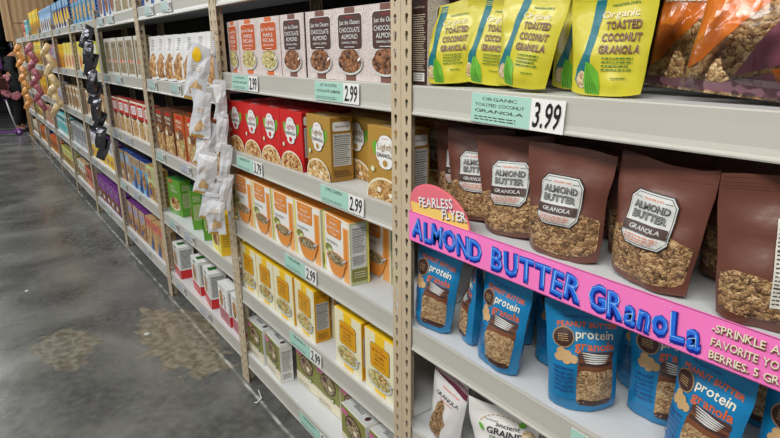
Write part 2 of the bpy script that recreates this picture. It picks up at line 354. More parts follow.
# ------------------------------------------------------------------ cartons
BOXM = {}
def carton(key, w, h, d, body, front=None, side=None, top=None, left=None, sidemat=None, topmat=None):
    g = Geo(); b = 0.0009
    g.box(-w / 2, w / 2, 0, d, 0, h, body, b)
    e = 0.0002
    if sidemat: g.add([(w / 2 + e, 0.001, 0.001), (w / 2 + e, d - 0.001, 0.001), (w / 2 + e, d - 0.001, h - 0.001), (w / 2 + e, 0.001, h - 0.001)], [(0, 1, 2, 3)], sidemat); g.add([(-w / 2 - e, 0.001, 0.001), (-w / 2 - e, d - 0.001, 0.001), (-w / 2 - e, d - 0.001, h - 0.001), (-w / 2 - e, 0.001, h - 0.001)], [(3, 2, 1, 0)], sidemat)
    if topmat: g.add([(-w / 2 + .001, 0.001, h + e), (w / 2 - .001, 0.001, h + e), (w / 2 - .001, d - .001, h + e), (-w / 2 + .001, d - .001, h + e)], [(0, 1, 2, 3)], topmat)
    # tuck flap: a thin sheet over the top with its seam
    g.box(-w / 2 + 0.002, w / 2 - 0.002, d * 0.45, d - 0.001, h, h + 0.0012, topmat or body)
    if front: a = Art(w, h); front(a); g.art(a.out(), lambda x, y, z: (x - w / 2, -LE * z - e, y))
    if side: a = Art(d, h); side(a); g.art(a.out(), lambda x, y, z: (w / 2 + LE * z + 2 * e, x, y))
    if left: a = Art(d, h); left(a); g.art(a.out(), lambda x, y, z: (-w / 2 - LE * z - 2 * e, d - x, y))
    if top: a = Art(w, d); top(a); g.art(a.out(), lambda x, y, z: (x - w / 2, y, h + 0.0014 + LE * z))
    BOXM[key] = (g.mesh('carton'), w, h, d)
def clus(words, stripe, label, granolam):
    def f(a):
        a.rect(.5, .5, .995, .996, 'swirl_paper').rect(.5, .5, .30, .996, stripe)
        a.rr(.5, .67, .73, .49, 'white', .012).rr(.5, .67, .70, .47, label, .011)
        a.txt("TRADER JOE'S", .5, .865, .26, .018, 'red', .02).txt('Just the Clusters', .5, .80, .60, .06, 'white', .0, jit=3)
        a.txt(words[0], .5, .695, .60 if len(words[0]) > 6 else .42, .065, 'white', .0).txt(words[1], .5, .605, .48, .065, 'white', .0).txt(words[2], .5, .525, .48, .03, 'white', .0)
        a.rect(.5, .465, .3, .008, 'white')
        a.ell(.5, .245, .38, .165, 'lgrey').ell(.5, .26, .35, .15, granolam).ell(.78, .30, .05, .02, 'white', rot=30)
        a.ell(.40, .335, .17, .095, granolam).ell(.60, .35, .15, .085, granolam).ell(.5, .37, .1, .07, granolam)
    return f
def clus_side(m, dark):
    def f(a): a.rect(.5, .5, .98, .99, m).txt('Just the Clusters', .5, .9, .7, .03, 'cream', 0).lines(.5, .5, .8, .66, 26, 'cream', 3).rect(.5, .1, .7, .1, 'white').lines(.5, .1, .6, .08, 3, 'ink', 4)
    return f
def bigrib(a): a.rect(.5, .5, .8, .5, 'cream').lines(.5, .5, .6, .35, 3, 'ink', 8)
carton('choco', .168, .19, .06, 'swirl_paper', clus(['CHOCOLATE', 'ALMOND', 'GRANOLA CEREAL'], 'stripebrown', 'labelbrown', 'clusters_choco'), clus_side('dbrown', 1), left=clus_side('dbrown', 1), sidemat='dbrown', topmat='stripebrown')
carton('maple', .168, .19, .06, 'swirl_paper', clus(['MAPLE', 'PECAN', 'GRANOLA CEREAL'], 'orange', 'dorange', 'clusters_maple'), clus_side('orange', 1), sidemat='orange', topmat='orange')
def light(bodyp, rasp):
    def f(a):
        a.rect(.5, .5, .995, .996, bodyp)
        cx, cy = .5, .67
        a.ell(.22, .70, .08, .11, 'leaf', 10, rot=20).ell(.80, .70, .07, .11, 'leaf', 10, rot=-20)
        for m, k in (('coffee', 1.0), ('white', .94)):
            a.rr(cx, cy, .54 * k, .31 * k, m, .02).ell(cx, cy + .145, .18 * k, .085 * k, m).ell(cx, cy - .155, .18 * k, .08 * k, m)
        a.txt("TRADER JOE'S", cx, cy + .175, .18, .014, 'red', .02).txt('Lightly', cx + .01, cy + .075, .42, .095, 'rose' if rasp else 'tan2', .0, jit=2).txt('GRANOLA', cx, cy - .045, .44, .055, 'dbrown', .01)
        a.ell(cx, cy - .15, .06, .045, 'red' if rasp else 'gold', 12).ell(.17, .41, .05, .04, 'palegreen', 12).ell(.17, .41, .035, .028, 'white', 12)
        a.poly([(.005, .005)] + [(.5 + .495 * math.cos(R(t)), .05 + .27 * math.sin(R(t))) for t in range(180, -1, -12)] + [(.995, .005)], 'cream')
        a.poly([(.02, .005)] + [(.5 + .47 * math.cos(R(t)), .04 + .25 * math.sin(R(t))) for t in range(180, -1, -12)] + [(.98, .005)], 'clusters_gold')
        if rasp:
            for x, y in ((.3, .12), (.6, .18), (.45, .07), (.75, .08), (.2, .08), (.5, .22)): a.ell(x, y, .03, .026, 'dred', 8)
        else:
            for x, y in ((.35, .14), (.66, .1)): a.ell(x, y, .06, .035, 'cream', 12)
    return f
def light_side(m, txtm):
    def f(a): a.rect(.5, .5, .98, .995, m).rr(.5, .86, .8, .14, 'white', .006).txt('GRANOLA', .5, .86, .6, .03, 'dbrown', .01); facts(a, .5, .5, .8, .5); a.lines(.5, .13, .8, .12, 4, 'dbrown', 6)
    return f
def light_top(a): a.txt('GRANOLA', .5, .3, .4, .3, 'white', .01)
carton('redbox', .16, .195, .06, 'red', light('swirl_red', True), light_side('dred', 'white'), light_top, sidemat='red')
carton('goldbox', .17, .195, .075, 'gold', light('swirl_gold', False), light_side('dgold', 'ink'), light_top, sidemat='dgold')
def honey(a):
    a.rect(.5, .5, .995, .996, 'cream').rect(.5, .5, .9, .9, 'white').rect(.86, .45, .2, .88, 'peach').rect(.86, .58, .1, .6, 'orangebox')
    a.rect(.03, .5, .05, .99, 'lyellow').rr(.42, .82, .56, .33, 'orangebox', .012).rect(.42, .93, .56, .12, 'orangebox')
    a.txt("TRADER JOE'S", .42, .94, .26, .016, 'cream', .01).txt('Organic', .42, .88, .3, .045, 'white', 0, jit=3).txt('Honey Crunch', .42, .80, .48, .06, 'white', 0, jit=3).txt("'n Oats", .42, .72, .28, .05, 'white', 0, jit=3)
    a.lines(.38, .56, .5, .05, 2, 'ink', 5).ell(.22, .44, .12, .075, 'olive', 14).ell(.30, .38, .10, .07, 'palegreen', 14)
    a.poly([(.16, .31), (.28, .10), (.38, .03), (.66, .03), (.76, .10), (.88, .31)], 'bowl').ell(.52, .31, .37, .11, 'bowl').ell(.52, .32, .33, .09, 'clusters_nut').ell(.45, .36, .14, .05, 'clusters_nut').ell(.84, .36, .10, .018, 'silver', 10, rot=28)
def honey_side(a):
    a.rect(.5, .5, .98, .995, 'palegreen').rect(.46, .62, .8, .7, 'white'); facts(a, .46, .72, .72, .42, 'ink', 'white'); a.lines(.46, .4, .7, .16, 6, 'ink', 3).rect(.5, .16, .9, .2, 'olive').lines(.5, .17, .7, .12, 3, 'cream', 9).rect(.93, .5, .1, .99, 'lyellow')
carton('honeybox', .178, .20, .065, 'cream', honey, honey_side, sidemat='lyellow', topmat='orangebox')
def vani(a):
    a.rect(.5, .5, .995, .996, 'swirl_yellow').rect(.5, .87, .3, .25, 'yellow').rect(.5, .05, .34, .09, 'yellow')
    a.rr(.5, .62, .62, .42, 'coffee', .012).rr(.5, .62, .59, .40, 'yellow', .011).rr(.5, .62, .56, .38, 'dyellow', .01)
    a.txt("TRADER JOE'S", .5, .785, .24, .016, 'red', .01).txt('Just the Clusters', .5, .735, .48, .05, 'dred', 0, jit=3).txt('Vanilla', .5, .655, .3, .045, 'coffee', 0, jit=3).txt('Almond', .5, .585, .3, .045, 'coffee', 0, jit=3).txt('GRANOLA CEREAL', .5, .51, .36, .025, 'coffee', .0)
    a.ell(.5, .25, .40, .16, 'lgrey').ell(.5, .265, .36, .135, 'clusters_maple').ell(.42, .31, .16, .08, 'clusters_maple').ell(.62, .32, .13, .06, 'clusters_gold').ell(.86, .30, .09, .018, 'silver', 10, rot=25)
def vani_side(a): a.rect(.5, .5, .98, .995, 'dyellow').lines(.5, .88, .7, .08, 3, 'coffee', 3); facts(a, .5, .5, .82, .52); a.lines(.5, .12, .7, .12, 4, 'coffee', 5)
carton('vanilla', .165, .20, .06, 'yellow', vani, vani_side, sidemat='dyellow', topmat='yellow')
def olivef(a):
    a.rect(.5, .5, .995, .996, 'olive_print').rect(.5, .14, .995, .24, 'cream').poly([(.0, .26), (.3, .2), (.7, .24), (1, .2), (1, .3), (0, .34)], 'cream')
    a.ell(.5, .66, .33, .26, 'labelbrown').ell(.5, .66, .29, .225, 'clusters_nut').ell(.38, .74, .09, .07, 'plum', 10).ell(.6, .6, .08, .06, 'cream', 10).rect(.16, .88, .26, .09, 'pink').lines(.16, .88, .2, .06, 2, 'maroon', 3)
    a.ell(.7, .34, .08, .06, 'dgreen', 12).ell(.7, .34, .05, .04, 'cream', 12).lines(.4, .34, .3, .05, 2, 'dgreen', 4).lines(.4, .12, .6, .09, 2, 'ink', 6)
def olive_side(a): a.rect(.5, .5, .98, .995, 'white'); facts(a, .5, .58, .8, .6, 'ink', 'white'); a.lines(.5, .17, .7, .16, 4, 'ink', 6)
def olive_top(a): a.rect(.5, .5, .96, .8, 'lgrey').txt('GRANOLA', .45, .55, .36, .28, 'ink', .01).ell(.82, .5, .06, .22, 'labelbrown', 12)
carton('olivebox', .165, .168, .055, 'white', olivef, olive_side, olive_top, sidemat='white', topmat='sidegrey')
def veryc(a):
    a.rect(.5, .5, .995, .996, 'green').rect(.25, .93, .36, .08, 'red').txt("TRADER JOE'S", .25, .93, .3, .035, 'white', .01).txt('Very', .42, .81, .4, .10, 'cream', 0, jit=3).txt('Cherry', .5, .69, .5, .10, 'cream', 0, jit=3)
    a.ell(.5, .30, .40, .18, 'cream').ell(.5, .33, .37, .17, 'clusters_gold').ell(.4, .38, .16, .09, 'clusters_choco').ell(.62, .36, .14, .08, 'clusters_gold').lines(.5, .07, .6, .06, 2, 'cream', 3)
def green_side(a): a.rect(.5, .5, .98, .995, 'green'); facts(a, .5, .45, .74, .4, 'ink', 'palegreen'); a.lines(.5, .8, .7, .16, 4, 'cream', 6)
carton('greenbox', .185, .215, .065, 'green', veryc, green_side, sidemat='green', topmat='dgreen')
def yellowb(a):
    a.rect(.5, .5, .995, .996, 'lyellow').rect(.2, .94, .3, .07, 'red').txt('Organic', .5, .82, .6, .09, 'gold', 0, jit=3).ell(.5, .42, .4, .26, 'clusters_gold').ell(.36, .3, .22, .14, 'clusters_choco').lines(.5, .68, .6, .06, 2, 'coffee', 3)
carton('yellowbox', .18, .20, .06, 'yellow', yellowb, lambda a: a.rect(.5, .5, .98, .995, 'yellow').lines(.5, .5, .7, .6, 10, 'gold', 2), sidemat='yellow', topmat='yellow')
def wred(a):
    a.rect(.5, .5, .995, .996, 'white').rect(.5, .14, .995, .27, 'red').ell(.38, .58, .2, .26, 'tan').ell(.38, .58, .17, .23, 'clusters_far').rect(.5, .93, .3, .06, 'dgreen').lines(.75, .6, .22, .5, 7, 'ink', 3).lines(.5, .13, .7, .1, 2, 'white', 5)
def wred_side(a): a.rect(.5, .5, .98, .995, 'white').rect(.5, .14, .98, .27, 'red'); facts(a, .5, .62, .8, .6, 'ink', 'lgrey')
carton('whitered', .16, .20, .09, 'white', wred, wred_side, lambda a: a.rect(.5, .4, .3, .5, 'dgreen'), sidemat='white')
def wmar(a):
    a.rect(.5, .5, .995, .996, 'white').rect(.5, .18, .995, .35, 'rose').lines(.5, .18, .8, .26, 5, 'maroon', 3).txt('INV', .66, .6, .5, .12, 'maroon', .02, rot=90).ell(.3, .62, .17, .22, 'clusters_far').lines(.5, .92, .6, .06, 2, 'ink', 5)
carton('whitemaroon', .155, .20, .06, 'white', wmar, wred_side, sidemat='white')
def brownb(seed, c1, c2):
    def f(a):
        a.rect(.5, .5, .995, .996, c1).rect(.5, .93, .5, .06, 'red').txt('Multi', .5, .84, .6, .08, 'cream', .01, jit=3).txt('Crisp', .5, .74, .5, .08, 'cream', .01, jit=3)
        a.poly([(.02, .02), (.98, .02), (.98, .5), (.8, .62), (.55, .57), (.35, .66), (.02, .55)], 'clusters_far').ell(.62, .55, .26, .11, c2).ell(.62, .57, .22, .08, 'clusters_choco')
        a.ell(.28, .3, .2, .13, 'clusters_gold').ell(.72, .32, .2, .12, 'clusters_maple' if seed else 'clusters_gold').ell(.5, .14, .26, .1, 'clusters_gold').ell(.3, .5, .12, .07, 'cream').lines(.5, .04, .7, .04, 2, 'cream', seed)
    return f
carton('coffeebox', .17, .235, .055, 'coffee', brownb(0, 'coffee', 'dbrown'), clus_side('coffee', 1), sidemat='coffee', topmat='coffee')
carton('rustbox', .172, .235, .055, 'dorange', brownb(1, 'dorange', 'coffee'), clus_side('dorange', 1), sidemat='dorange', topmat='coffee')
def far(c1, c2, c3, pic='clusters_far', style=0, seed=1):
    def f(a):
        a.rect(.5, .5, .99, .99, c1)
        if style == 0: a.poly([(.03, .03), (.97, .03), (.97, .45), (.6, .55), (.03, .42)], pic).rr(.5, .76, .7, .28, c2, .01).lines(.5, .76, .5, .16, 2, c3, seed).ell(.5, .3, .38, .24, pic).ell(.38, .24, .16, .10, c3)
        elif style == 1: a.rect(.5, .85, .99, .28, c2).lines(.5, .85, .7, .16, 2, c3, seed).ell(.4, .42, .34, .26, pic).poly([(.5, .0), (.99, .0), (.99, .5)], c3)
        elif style == 2: a.rect(.14, .5, .26, .99, c2).rr(.6, .8, .6, .2, c3, .008).ell(.6, .35, .3, .25, pic).lines(.6, .58, .6, .08, 2, c2, seed)
        elif style == 3: a.rect(.5, .62, .8, .5, c2).lines(.5, .7, .6, .3, 4, c3, seed).rect(.5, .18, .6, .22, pic).rect(.5, .36, .99, .03, c3)
        elif style == 5: a.rect(.5, .74, .9, .42, c2).rr(.5, .76, .66, .24, c3, .01).lines(.5, .76, .5, .16, 3, c2, seed).poly([(.1, .03), (.9, .03), (.85, .42), (.6, .5), (.4, .5), (.15, .42)], pic).ell(.5, .53, .3, .05, 'coffee').ell(.35, .22, .16, .09, 'tan')
        elif style == 6: a.rect(.5, .66, .78, .5, c2).rect(.5, .2, .78, .26, pic).rect(.5, .38, .99, .05, 'sidegrey').ell(.3, .38, .14, .05, c3).ell(.72, .38, .1, .04, c3).lines(.5, .8, .5, .12, 2, 'ink', seed)
        else: a.poly([(.0, .0), (.6, .0), (.3, .6), (.0, .7)], c2).ell(.62, .3, .28, .24, pic).lines(.5, .84, .7, .2, 3, c3, seed)
    return f
FAR = {  # key: (w, h, d, body, second, third, picture, style, side)
 'redcream': (.17, .235, .055, 'cream', 'red', 'white', 'clusters_gold', 5, 'dred'),
 'bluetan': (.15, .232, .055, 'tan', 'lblue', 'white', 'clusters_far', 0, 'blue'), 'navytan': (.15, .232, .055, 'sky', 'tan', 'navy', 'clusters_far', 1, 'navy'), 'greentan': (.15, .232, .055, 'palegreen', 'tan', 'blue', 'clusters_far', 0, 'gold'),
 'tanpurple': (.16, .222, .055, 'tan', 'lav', 'blue', 'clusters_far', 0, 'purple'), 'coralblue': (.16, .222, .055, 'tan', 'coral', 'blue', 'clusters_gold', 1, 'tan'),
 'greytan': (.19, .24, .05, 'sidegrey', 'clusters_nut', 'orange', 'clusters_nut', 6, 'tan2'),
 'skybox': (.17, .25, .05, 'sky', 'teal', 'orange', 'clusters_gold', 2, 'blue'), 'navybox': (.17, .25, .05, 'navy', 'sky', 'cream', 'yellow', 1, 'navy'), 'paleblue': (.17, .25, .05, 'lblue', 'white', 'navy', 'coffee', 4, 'lblue'),
 'bluegrey': (.17, .25, .05, 'lgrey', 'blue', 'tan', 'clusters_choco', 2, 'blue'), 'yellowtall': (.2, .29, .06, 'yellow', 'lyellow', 'coffee', 'gold', 0, 'dyellow'),
 'limebox': (.17, .23, .05, 'lime', 'white', 'yellow', 'lyellow', 0, 'leaf'), 'yellowcream': (.17, .24, .05, 'lyellow', 'cream', 'yellow', 'coral', 4, 'yellow'), 'pinkbox': (.17, .24, .05, 'rose', 'lav', 'maroon', 'rose', 3, 'rose'),
 'pretzel': (.16, .22, .05, 'tan', 'cream', 'coffee', 'clusters_choco', 4, 'coffee'), 'mocha': (.2, .22, .05, 'cream', 'coffee', 'tan', 'tan2', 2, 'tan2'), 'lavbox': (.17, .23, .05, 'lav', 'white', 'purple', 'lav', 0, 'lav'), 'orangeyel': (.17, .23, .05, 'yellow', 'orange', 'coffee', 'gold', 4, 'dyellow'),
 'purplewhite': (.15, .235, .06, 'white', 'silver', 'purple', 'yellow', 0, 'purple'), 'greystripe': (.14, .22, .05, 'lgrey', 'grey', 'navy', 'steel', 3, 'grey'), 'tealwhite': (.17, .23, .05, 'white', 'aqua', 'teal', 'aqua', 2, 'aqua'),
 'tanpink': (.2, .23, .05, 'rose', 'tan', 'cream', 'tan', 3, 'tan'), 'purplebar': (.17, .215, .055, 'violet', 'purple', 'white', 'clusters_choco', 0, 'purple'), 'mixwhite': (.15, .2, .05, 'white', 'palegreen', 'dgreen', 'clusters_far', 0, 'tan'),
 'brickbox': (.17, .19, .05, 'coral', 'dred', 'cream', 'clusters_gold', 3, 'brown'), 'limetan': (.17, .2, .05, 'lyellow', 'palegreen', 'dgreen', 'clusters_far', 0, 'olive'), 'orangebar': (.17, .2, .05, 'dorange', 'orange', 'yellow', 'clusters_choco', 1, 'dorange'),
}
for k, (w, h, d, b1, b2, b3, pic, st, sd) in FAR.items():
    carton(k, w, h, d, b1, far(b1, b2, b3, pic, st, len(k)), lambda a, b3=b3: a.lines(.5, .5, .7, .7, 6, 'lgrey', 3), sidemat=sd, topmat=sd)
def ordn(i, n):
    w = ['', 'second', 'third', 'fourth', 'fifth', 'sixth', 'seventh', 'eighth', 'ninth']
    if i == 0: return 'leftmost'
    if i == n - 1: return 'rightmost'
    return w[i] + ' from left' if i <= n / 2 or n < 5 else (w[n - 1 - i] + ' from right')
def place(key, x, y, z, label, cat='cereal box', group=None, yaw=0, name='cereal_box', tilt=0):
    me, w, h, d = BOXM[key]
    o = bpy.data.objects.new(name, me); C.objects.link(o); o.location = (x, y, z + 0.0005); o.rotation_euler = (R(tilt), 0, R(yaw)); tag(o, label, cat, group); return o
def rowx(key, x0, x1, n, y, z, look, where, group, yaw=0, jit=1.5, cat='cereal box', name='cereal_box', rear=0):
    me, w, h, d = BOXM[key]; st = (x1 - x0) / n; rnd = random.Random(key + str(x0))
    for i in range(n):
        x = x0 + (i + .5) * st
        lab = '%s, %s %s' % (look, ordn(i, n), where) if n > 1 else '%s %s' % (look, where)
        place(key, x, y + rnd.uniform(0, .006), z, lab, cat, group, yaw + rnd.uniform(-jit, jit), name)
        for r_ in range(rear):
            place(key, x + rnd.uniform(-.004, .004), y + .012 + (d + .008) * (r_ + 1), z, '%s, %s, %s %s' % (look, 'directly behind the' if r_ == 0 else 'third deep behind the', ordn(i, n), where), cat, group + (', rows behind'), rnd.uniform(-1, 1), name)

# ------------------------------------------------------------------ pouches
def prof(b, pts):
    for (b0, v0), (b1, v1) in zip(pts, pts[1:]):
        if b <= b1: t = (b - b0) / (b1 - b0); t = t * t * (3 - 2 * t); return v0 + (v1 - v0) * t
    return pts[-1][1]
def surf(w, h, T, seed, style='stand', wob=1.0, taper=None, shear=0.0, pinch=0.0):
    if taper is None: taper = .82 if style == 'stand' else 1.0
    P = {'stand': [(0, .75), (.12, 1), (.35, .95), (.62, .5), (.88, .06), (1, .04)], 'pillow': [(0, .05), (.12, .7), (.45, 1), (.8, .55), (.93, .1), (1, .05)],
         'hang': [(0, .06), (.2, .8), (.5, 1), (.8, .6), (1, .05)]}[style]
    def f(x, y, side=-1, off=0.0):
        a = max(-1, min(1, 2 * x / w - 1)); b = max(0, min(1, y / h))
        bulge = T * max(0, 1 - abs(a) ** 2.6) ** 0.8 * prof(b, P)
        n = noise.noise(Vector((x * 22 + seed * 7.3, y * 14 + seed * 3.1, seed * 1.7))) * .0035 + noise.noise(Vector((x * 60 + seed, y * 26, seed * 5.7))) * .0014
        n *= wob * min(1, (1 - abs(a)) * 5) * (.35 + prof(b, P))
        ex = noise.noise(Vector((seed * 3.3, y * 12, a))) * .003 * wob * a
        narrow = 1 - .02 * math.sin(b * math.pi) * wob
        ez = (noise.noise(Vector((x * 14, seed * 9.1, 4))) * .006 * wob if b > .6 else 0) * (b - .6) / .4 if b > .6 else 0
        bend = wob * .010 * noise.noise(Vector((seed * 2.2, y * 6, x * 5))) * max(0, b - .55) * 2
        zb = (.006 * abs(a) ** 3 * (1 - b) ** 6) if style == 'stand' else 0
        if pinch: narrow *= 1 - pinch * (1 - math.sin(math.pi * min(1, max(0, .06 + .88 * b))) ** .7)
        narrow *= taper + (1 - taper) * min(1, b / .8)
        return ((x - w / 2) * narrow + ex + shear * y, side * (bulge + abs(off)) + side * n + bend, y + ez + zb)
    return f
def pouchgeo(w, h, T, body, seed, style='stand', wob=1.0, seal=None, nx=20, ny=26, taper=None, shear=0.0, pinch=0.0):
    f = surf(w, h, T, seed, style, wob, taper, shear, pinch); g = Geo()
    for side in (-1, 1):
        vs = [f(w * i / nx, h * j / ny, side, .0003) for j in range(ny + 1) for i in range(nx + 1)]
        fs = []; sl = []
        for j in range(ny):
            for i in range(nx):
                q = (j * (nx + 1) + i, j * (nx + 1) + i + 1, (j + 1) * (nx + 1) + i + 1, (j + 1) * (nx + 1) + i)
                q = q if side < 0 else q[::-1]
                (sl if seal and j / ny > .91 else fs).append(q)
        g.add(vs, fs, body, True)
        if sl: g.add(vs, sl, seal, True)
    if style == 'stand':
        n0 = [f(w * i / nx, 0, -1, .0003) for i in range(nx + 1)]; n1 = [f(w * i / nx, 0, 1, .0003) for i in range(nx + 1)]
        g.add(n0 + n1, [(i, i + nx + 1, i + nx + 2, i + 1) for i in range(nx)], body, True)
    return g, f
ARTS = {}
def cutart(key, w, h, fn, nx=20, ny=26):
    if key not in ARTS: a = Art(w, h); fn(a); ARTS[key] = a.cut(nx, ny)
    return ARTS[key]
PL = .0007
def almond_win(a):
    a.poly([(.03, .12), (.1, .075), (.3, .05), (.5, .045), (.7, .05), (.9, .075), (.97, .12), (.97, .41), (.8, .45), (.5, .47), (.2, .45), (.03, .41)], 'granola_almond')
def almond_label(a):
    a.rr(.5, .540, .54, .44, 'black', .014, cut=True).rr(.5, .540, .52, .422, 'lgrey', .0135, cut=True).rr(.5, .540, .495, .40, 'black', .0125, cut=True).rr(.5, .540, .485, .39, 'lgrey', .012, cut=True)
    a.txt("TRADER JOE'S", .5, .700, .22, .02, 'capred', .02).rect(.33, .700, .08, .004, 'black').rect(.67, .700, .08, .004, 'black')
    a.txt('ALMOND', .5, .640, .42, .062, 'black', .045).txt('ALMOND', .5, .640, .405, .052, 'grey', .0)
    a.txt('BUTTER', .5, .563, .40, .062, 'black', .045).txt('BUTTER', .5, .563, .385, .052, 'grey', .0)
    a.rect(.5, .470, .49, .075, 'dbrown').txt('GRANOLA', .5, .470, .36, .034, 'lgrey', .01, jit=4)
    a.lines(.5, .390, .40, .06, 3, 'capred', 4)
def almond_body(a): a.txt('NET WT 12 OZ', .5, .025, .26, .012, 'tan2', .0)
def almond_back_win(a): a.poly([(.02, .07), (.98, .07), (.98, .36), (.7, .36), (.5, .33), (.3, .37), (.12, .38), (.02, .33)], 'granola_almond')
def almond_back_label(a):
    facts(a, .52, .46, .26, .56, 'ink', 'sidegrey', 18); a.lines(.8, .58, .26, .22, 8, 'tan2', 4).rect(.82, .33, .2, .12, 'lgrey').lines(.82, .33, .16, .1, 3, 'ink', 7)
def blue_body(a):
    a.txt("TRADER JOE'S", .40, .845, .38, .024, 'navy', .01).txt('PEANUT BUTTER', .53, .785, .78, .042, 'capred', .035, jit=4)
    a.txt('protein', .63, .71, .50, .075, 'cream', .012, jit=2).txt('granola', .64, .615, .54, .075, 'capred', .02, jit=2)
    a.ell(.22, .675, .145, .09, 'tan2').ell(.22, .675, .13, .08, 'dbrown').lines(.22, .675, .15, .07, 4, 'tan', 5)
    for x, y in ((.19, .555), (.27, .535), (.16, .505), (.26, .49), (.35, .505)): a.ell(x, y, .06, .035, 'tan', 12)
    for i, t in enumerate(['CRUNCHY', 'ROLLED OAT', 'CLUSTERS WITH', 'PEANUT BUTTER,', 'SOY PROTEIN', '& PEANUTS']): a.txt(t, .22, .415 - .042 * i, .27, .026, 'navy', .02)
    a.txt('NET WT 12 OZ (340g)', .24, .125, .26, .014, 'navy', .0)
def blue_win(a):
    a.rr(.66, .53, .50, .07, 'labelbrown', .006).poly([(.42, .50), (.90, .50), (.92, .44), (.92, .36), (.40, .36), (.40, .44)], 'coffee')
    a.rr(.66, .245, .53, .33, 'granola_peanut', .012).rr(.66, .10, .52, .06, 'dbrown', .01).rect(.66, .465, .46, .03, 'dbrown')
    for i in range(5): a.ell(.65, .545 - .016 * i, .2 - .012 * i, .006, 'lgrey', 12, rot=-5 + i)
def coco_body(a):
    sp = [(.335, .99), (.385, 1.0), (.44, .97), (.43, .88), (.375, .6), (.335, .34), (.35, .24), (.30, .13), (.22, .06), (.14, .07), (.08, .14), (.10, .25), (.17, .33), (.235, .42), (.27, .6), (.30, .85)]
    a.poly(sp, 'teal').ell(.20, .15, .09, .085, 'granola_coco', 14, rot=-20)
    a.poly([(.26, .02), (.24, .15), (.28, .32), (.36, .30), (.45, .22), (.49, .10), (.47, .01)], 'leaf')
    for i in range(6): a.poly([(.27 + .035 * i, .02), (.29 + .035 * i, .02), (.30 + .02 * i, .30 - .035 * i), (.295 + .02 * i, .30 - .035 * i)], 'leafd'); a.lay -= 1
    a.lay += 1
    a.txt("TRADER JOE'S", .66, .83, .32, .028, 'dgreen', .02).txt('Organic', .62, .755, .44, .065, 'cream', .005, jit=2)
    for t, y, w_ in (('TOASTED', .655, .42), ('COCONUT', .545, .46), ('GRANOLA', .435, .48)):
        a.txt(t, .67, y, w_, .072, 'plum', .035, jit=2).txt(t, .67, y, w_, .066, 'tan', -.03, jit=2)
    a.lines(.68, .30, .38, .14, 4, 'dgreen', 4).lines(.74, .17, .2, .03, 1, 'dgreen', 6)
def pecan_body(a):
    a.rect(.5, .86, .98, .27, 'bag_orange').poly([(.01, .74), (.99, .74), (.99, .60), (.66, .63), (.56, .60), (.44, .48), (.30, .34), (.14, .20), (.01, .14)], 'bag_orange')
    a.rect(.5, .045, .98, .06, 'bag_mauve').poly([(.34, .07), (.70, .16), (.99, .09), (.99, .03), (.6, .03)], 'bag_mauve')
    a.poly([(.70, .18), (.99, .30), (.99, .10), (.76, .11)], 'bag_orange')
    a.poly([(.44, .12), (.54, .30), (.64, .46), (.74, .60), (.84, .66), (.94, .64), (.985, .54), (.985, .34), (.88, .26), (.74, .21), (.60, .17)], 'bag_mauve').poly([(.66, .50), (.75, .60), (.85, .62), (.92, .54), (.86, .46), (.76, .46)], 'maroon')
    a.rect(.5, .90, .90, .24, 'white').rect(.22, .90, .30, .22, 'plum').rect(.22, .90, .27, .18, 'clusters_nut').txt('pecan', .58, .96, .30, .06, 'ink', .0).txt('praline', .76, .90, .34, .06, 'dorange', .0).txt('granola', .58, .825, .36, .06, 'ink', .0)
    a.lines(.30, .64, .46, .09, 3, 'cream', 5)
def white1_body(a):
    a.poly([(.0, .88), (1, .80), (1, 1), (0, 1)], 'maroon').txt('Gluten Free', .58, .76, .5, .03, 'capred', .01, shear=.2).txt('GRANOLA', .56, .66, .66, .05, 'ink', .01, jit=4).lines(.58, .60, .4, .03, 1, 'capred', 4)
def white1_win(a):
    a.poly([(.16, .03), (.20, .28), (.30, .40), (.32, .52), (.44, .60), (.58, .55), (.60, .44), (.72, .34), (.62, .22), (.60, .03)], 'granola_almond')
def white2_body(a):
    a.ell(.88, .72, .085, .06, 'granola_coco')
    for i in range(9): t = R(150 - i * 12); x, y = .52 + .36 * math.cos(t), .64 + .25 * math.sin(t); a.ell(x, y, .03, .006, 'gold', 6, rot=60 - i * 12)
    a.txt("TRADER JOE'S", .36, .80, .2, .02, 'ink', .01).txt('ancient', .60, .775, .34, .05, 'ink', .01, shear=.15).txt('GRAINS', .56, .69, .5, .08, 'ink', .025).txt('GRANOLA', .55, .60, .4, .05, 'dgreen', .02).ell(.80, .84, .06, .035, 'leaf', 10, rot=30).ell(.22, .69, .05, .03, 'leaf', 10, rot=-40)
def white2_win(a): a.ell(.5, .15, .35, .12, 'granola_coco')
def grey_body(a): a.txt('FREE', .5, .86, .4, .04, 'tan', .01).txt('GRANOLA', .5, .78, .6, .05, 'cream', .01).lines(.5, .68, .5, .06, 2, 'ink', 3)
KIND = {
 'almond': dict(w=.18, h=.21, T=.028, body='pouch_brown', art=almond_body, win=almond_win, lab=almond_label),
 'almondback': dict(w=.185, h=.215, T=.036, body='pouch_brown', art=None, win=almond_back_win, lab=almond_back_label),
 'blue': dict(w=.15, h=.225, T=.034, body='pouch_blue', art=blue_body, win=blue_win, lab=None),
 'coco': dict(w=.152, h=.174, T=.019, body='pouch_lime', art=coco_body, win=None, lab=None),
 'white1': dict(w=.14, h=.20, T=.028, body='pouch_white', art=white1_body, win=white1_win, lab=None),
 'white2': dict(w=.19, h=.19, T=.035, body='pouch_cream', art=white2_body, win=white2_win, lab=None),
 'grey1': dict(w=.15, h=.21, T=.028, body='pouch_grey', art=grey_body, win=None, lab=None),
}
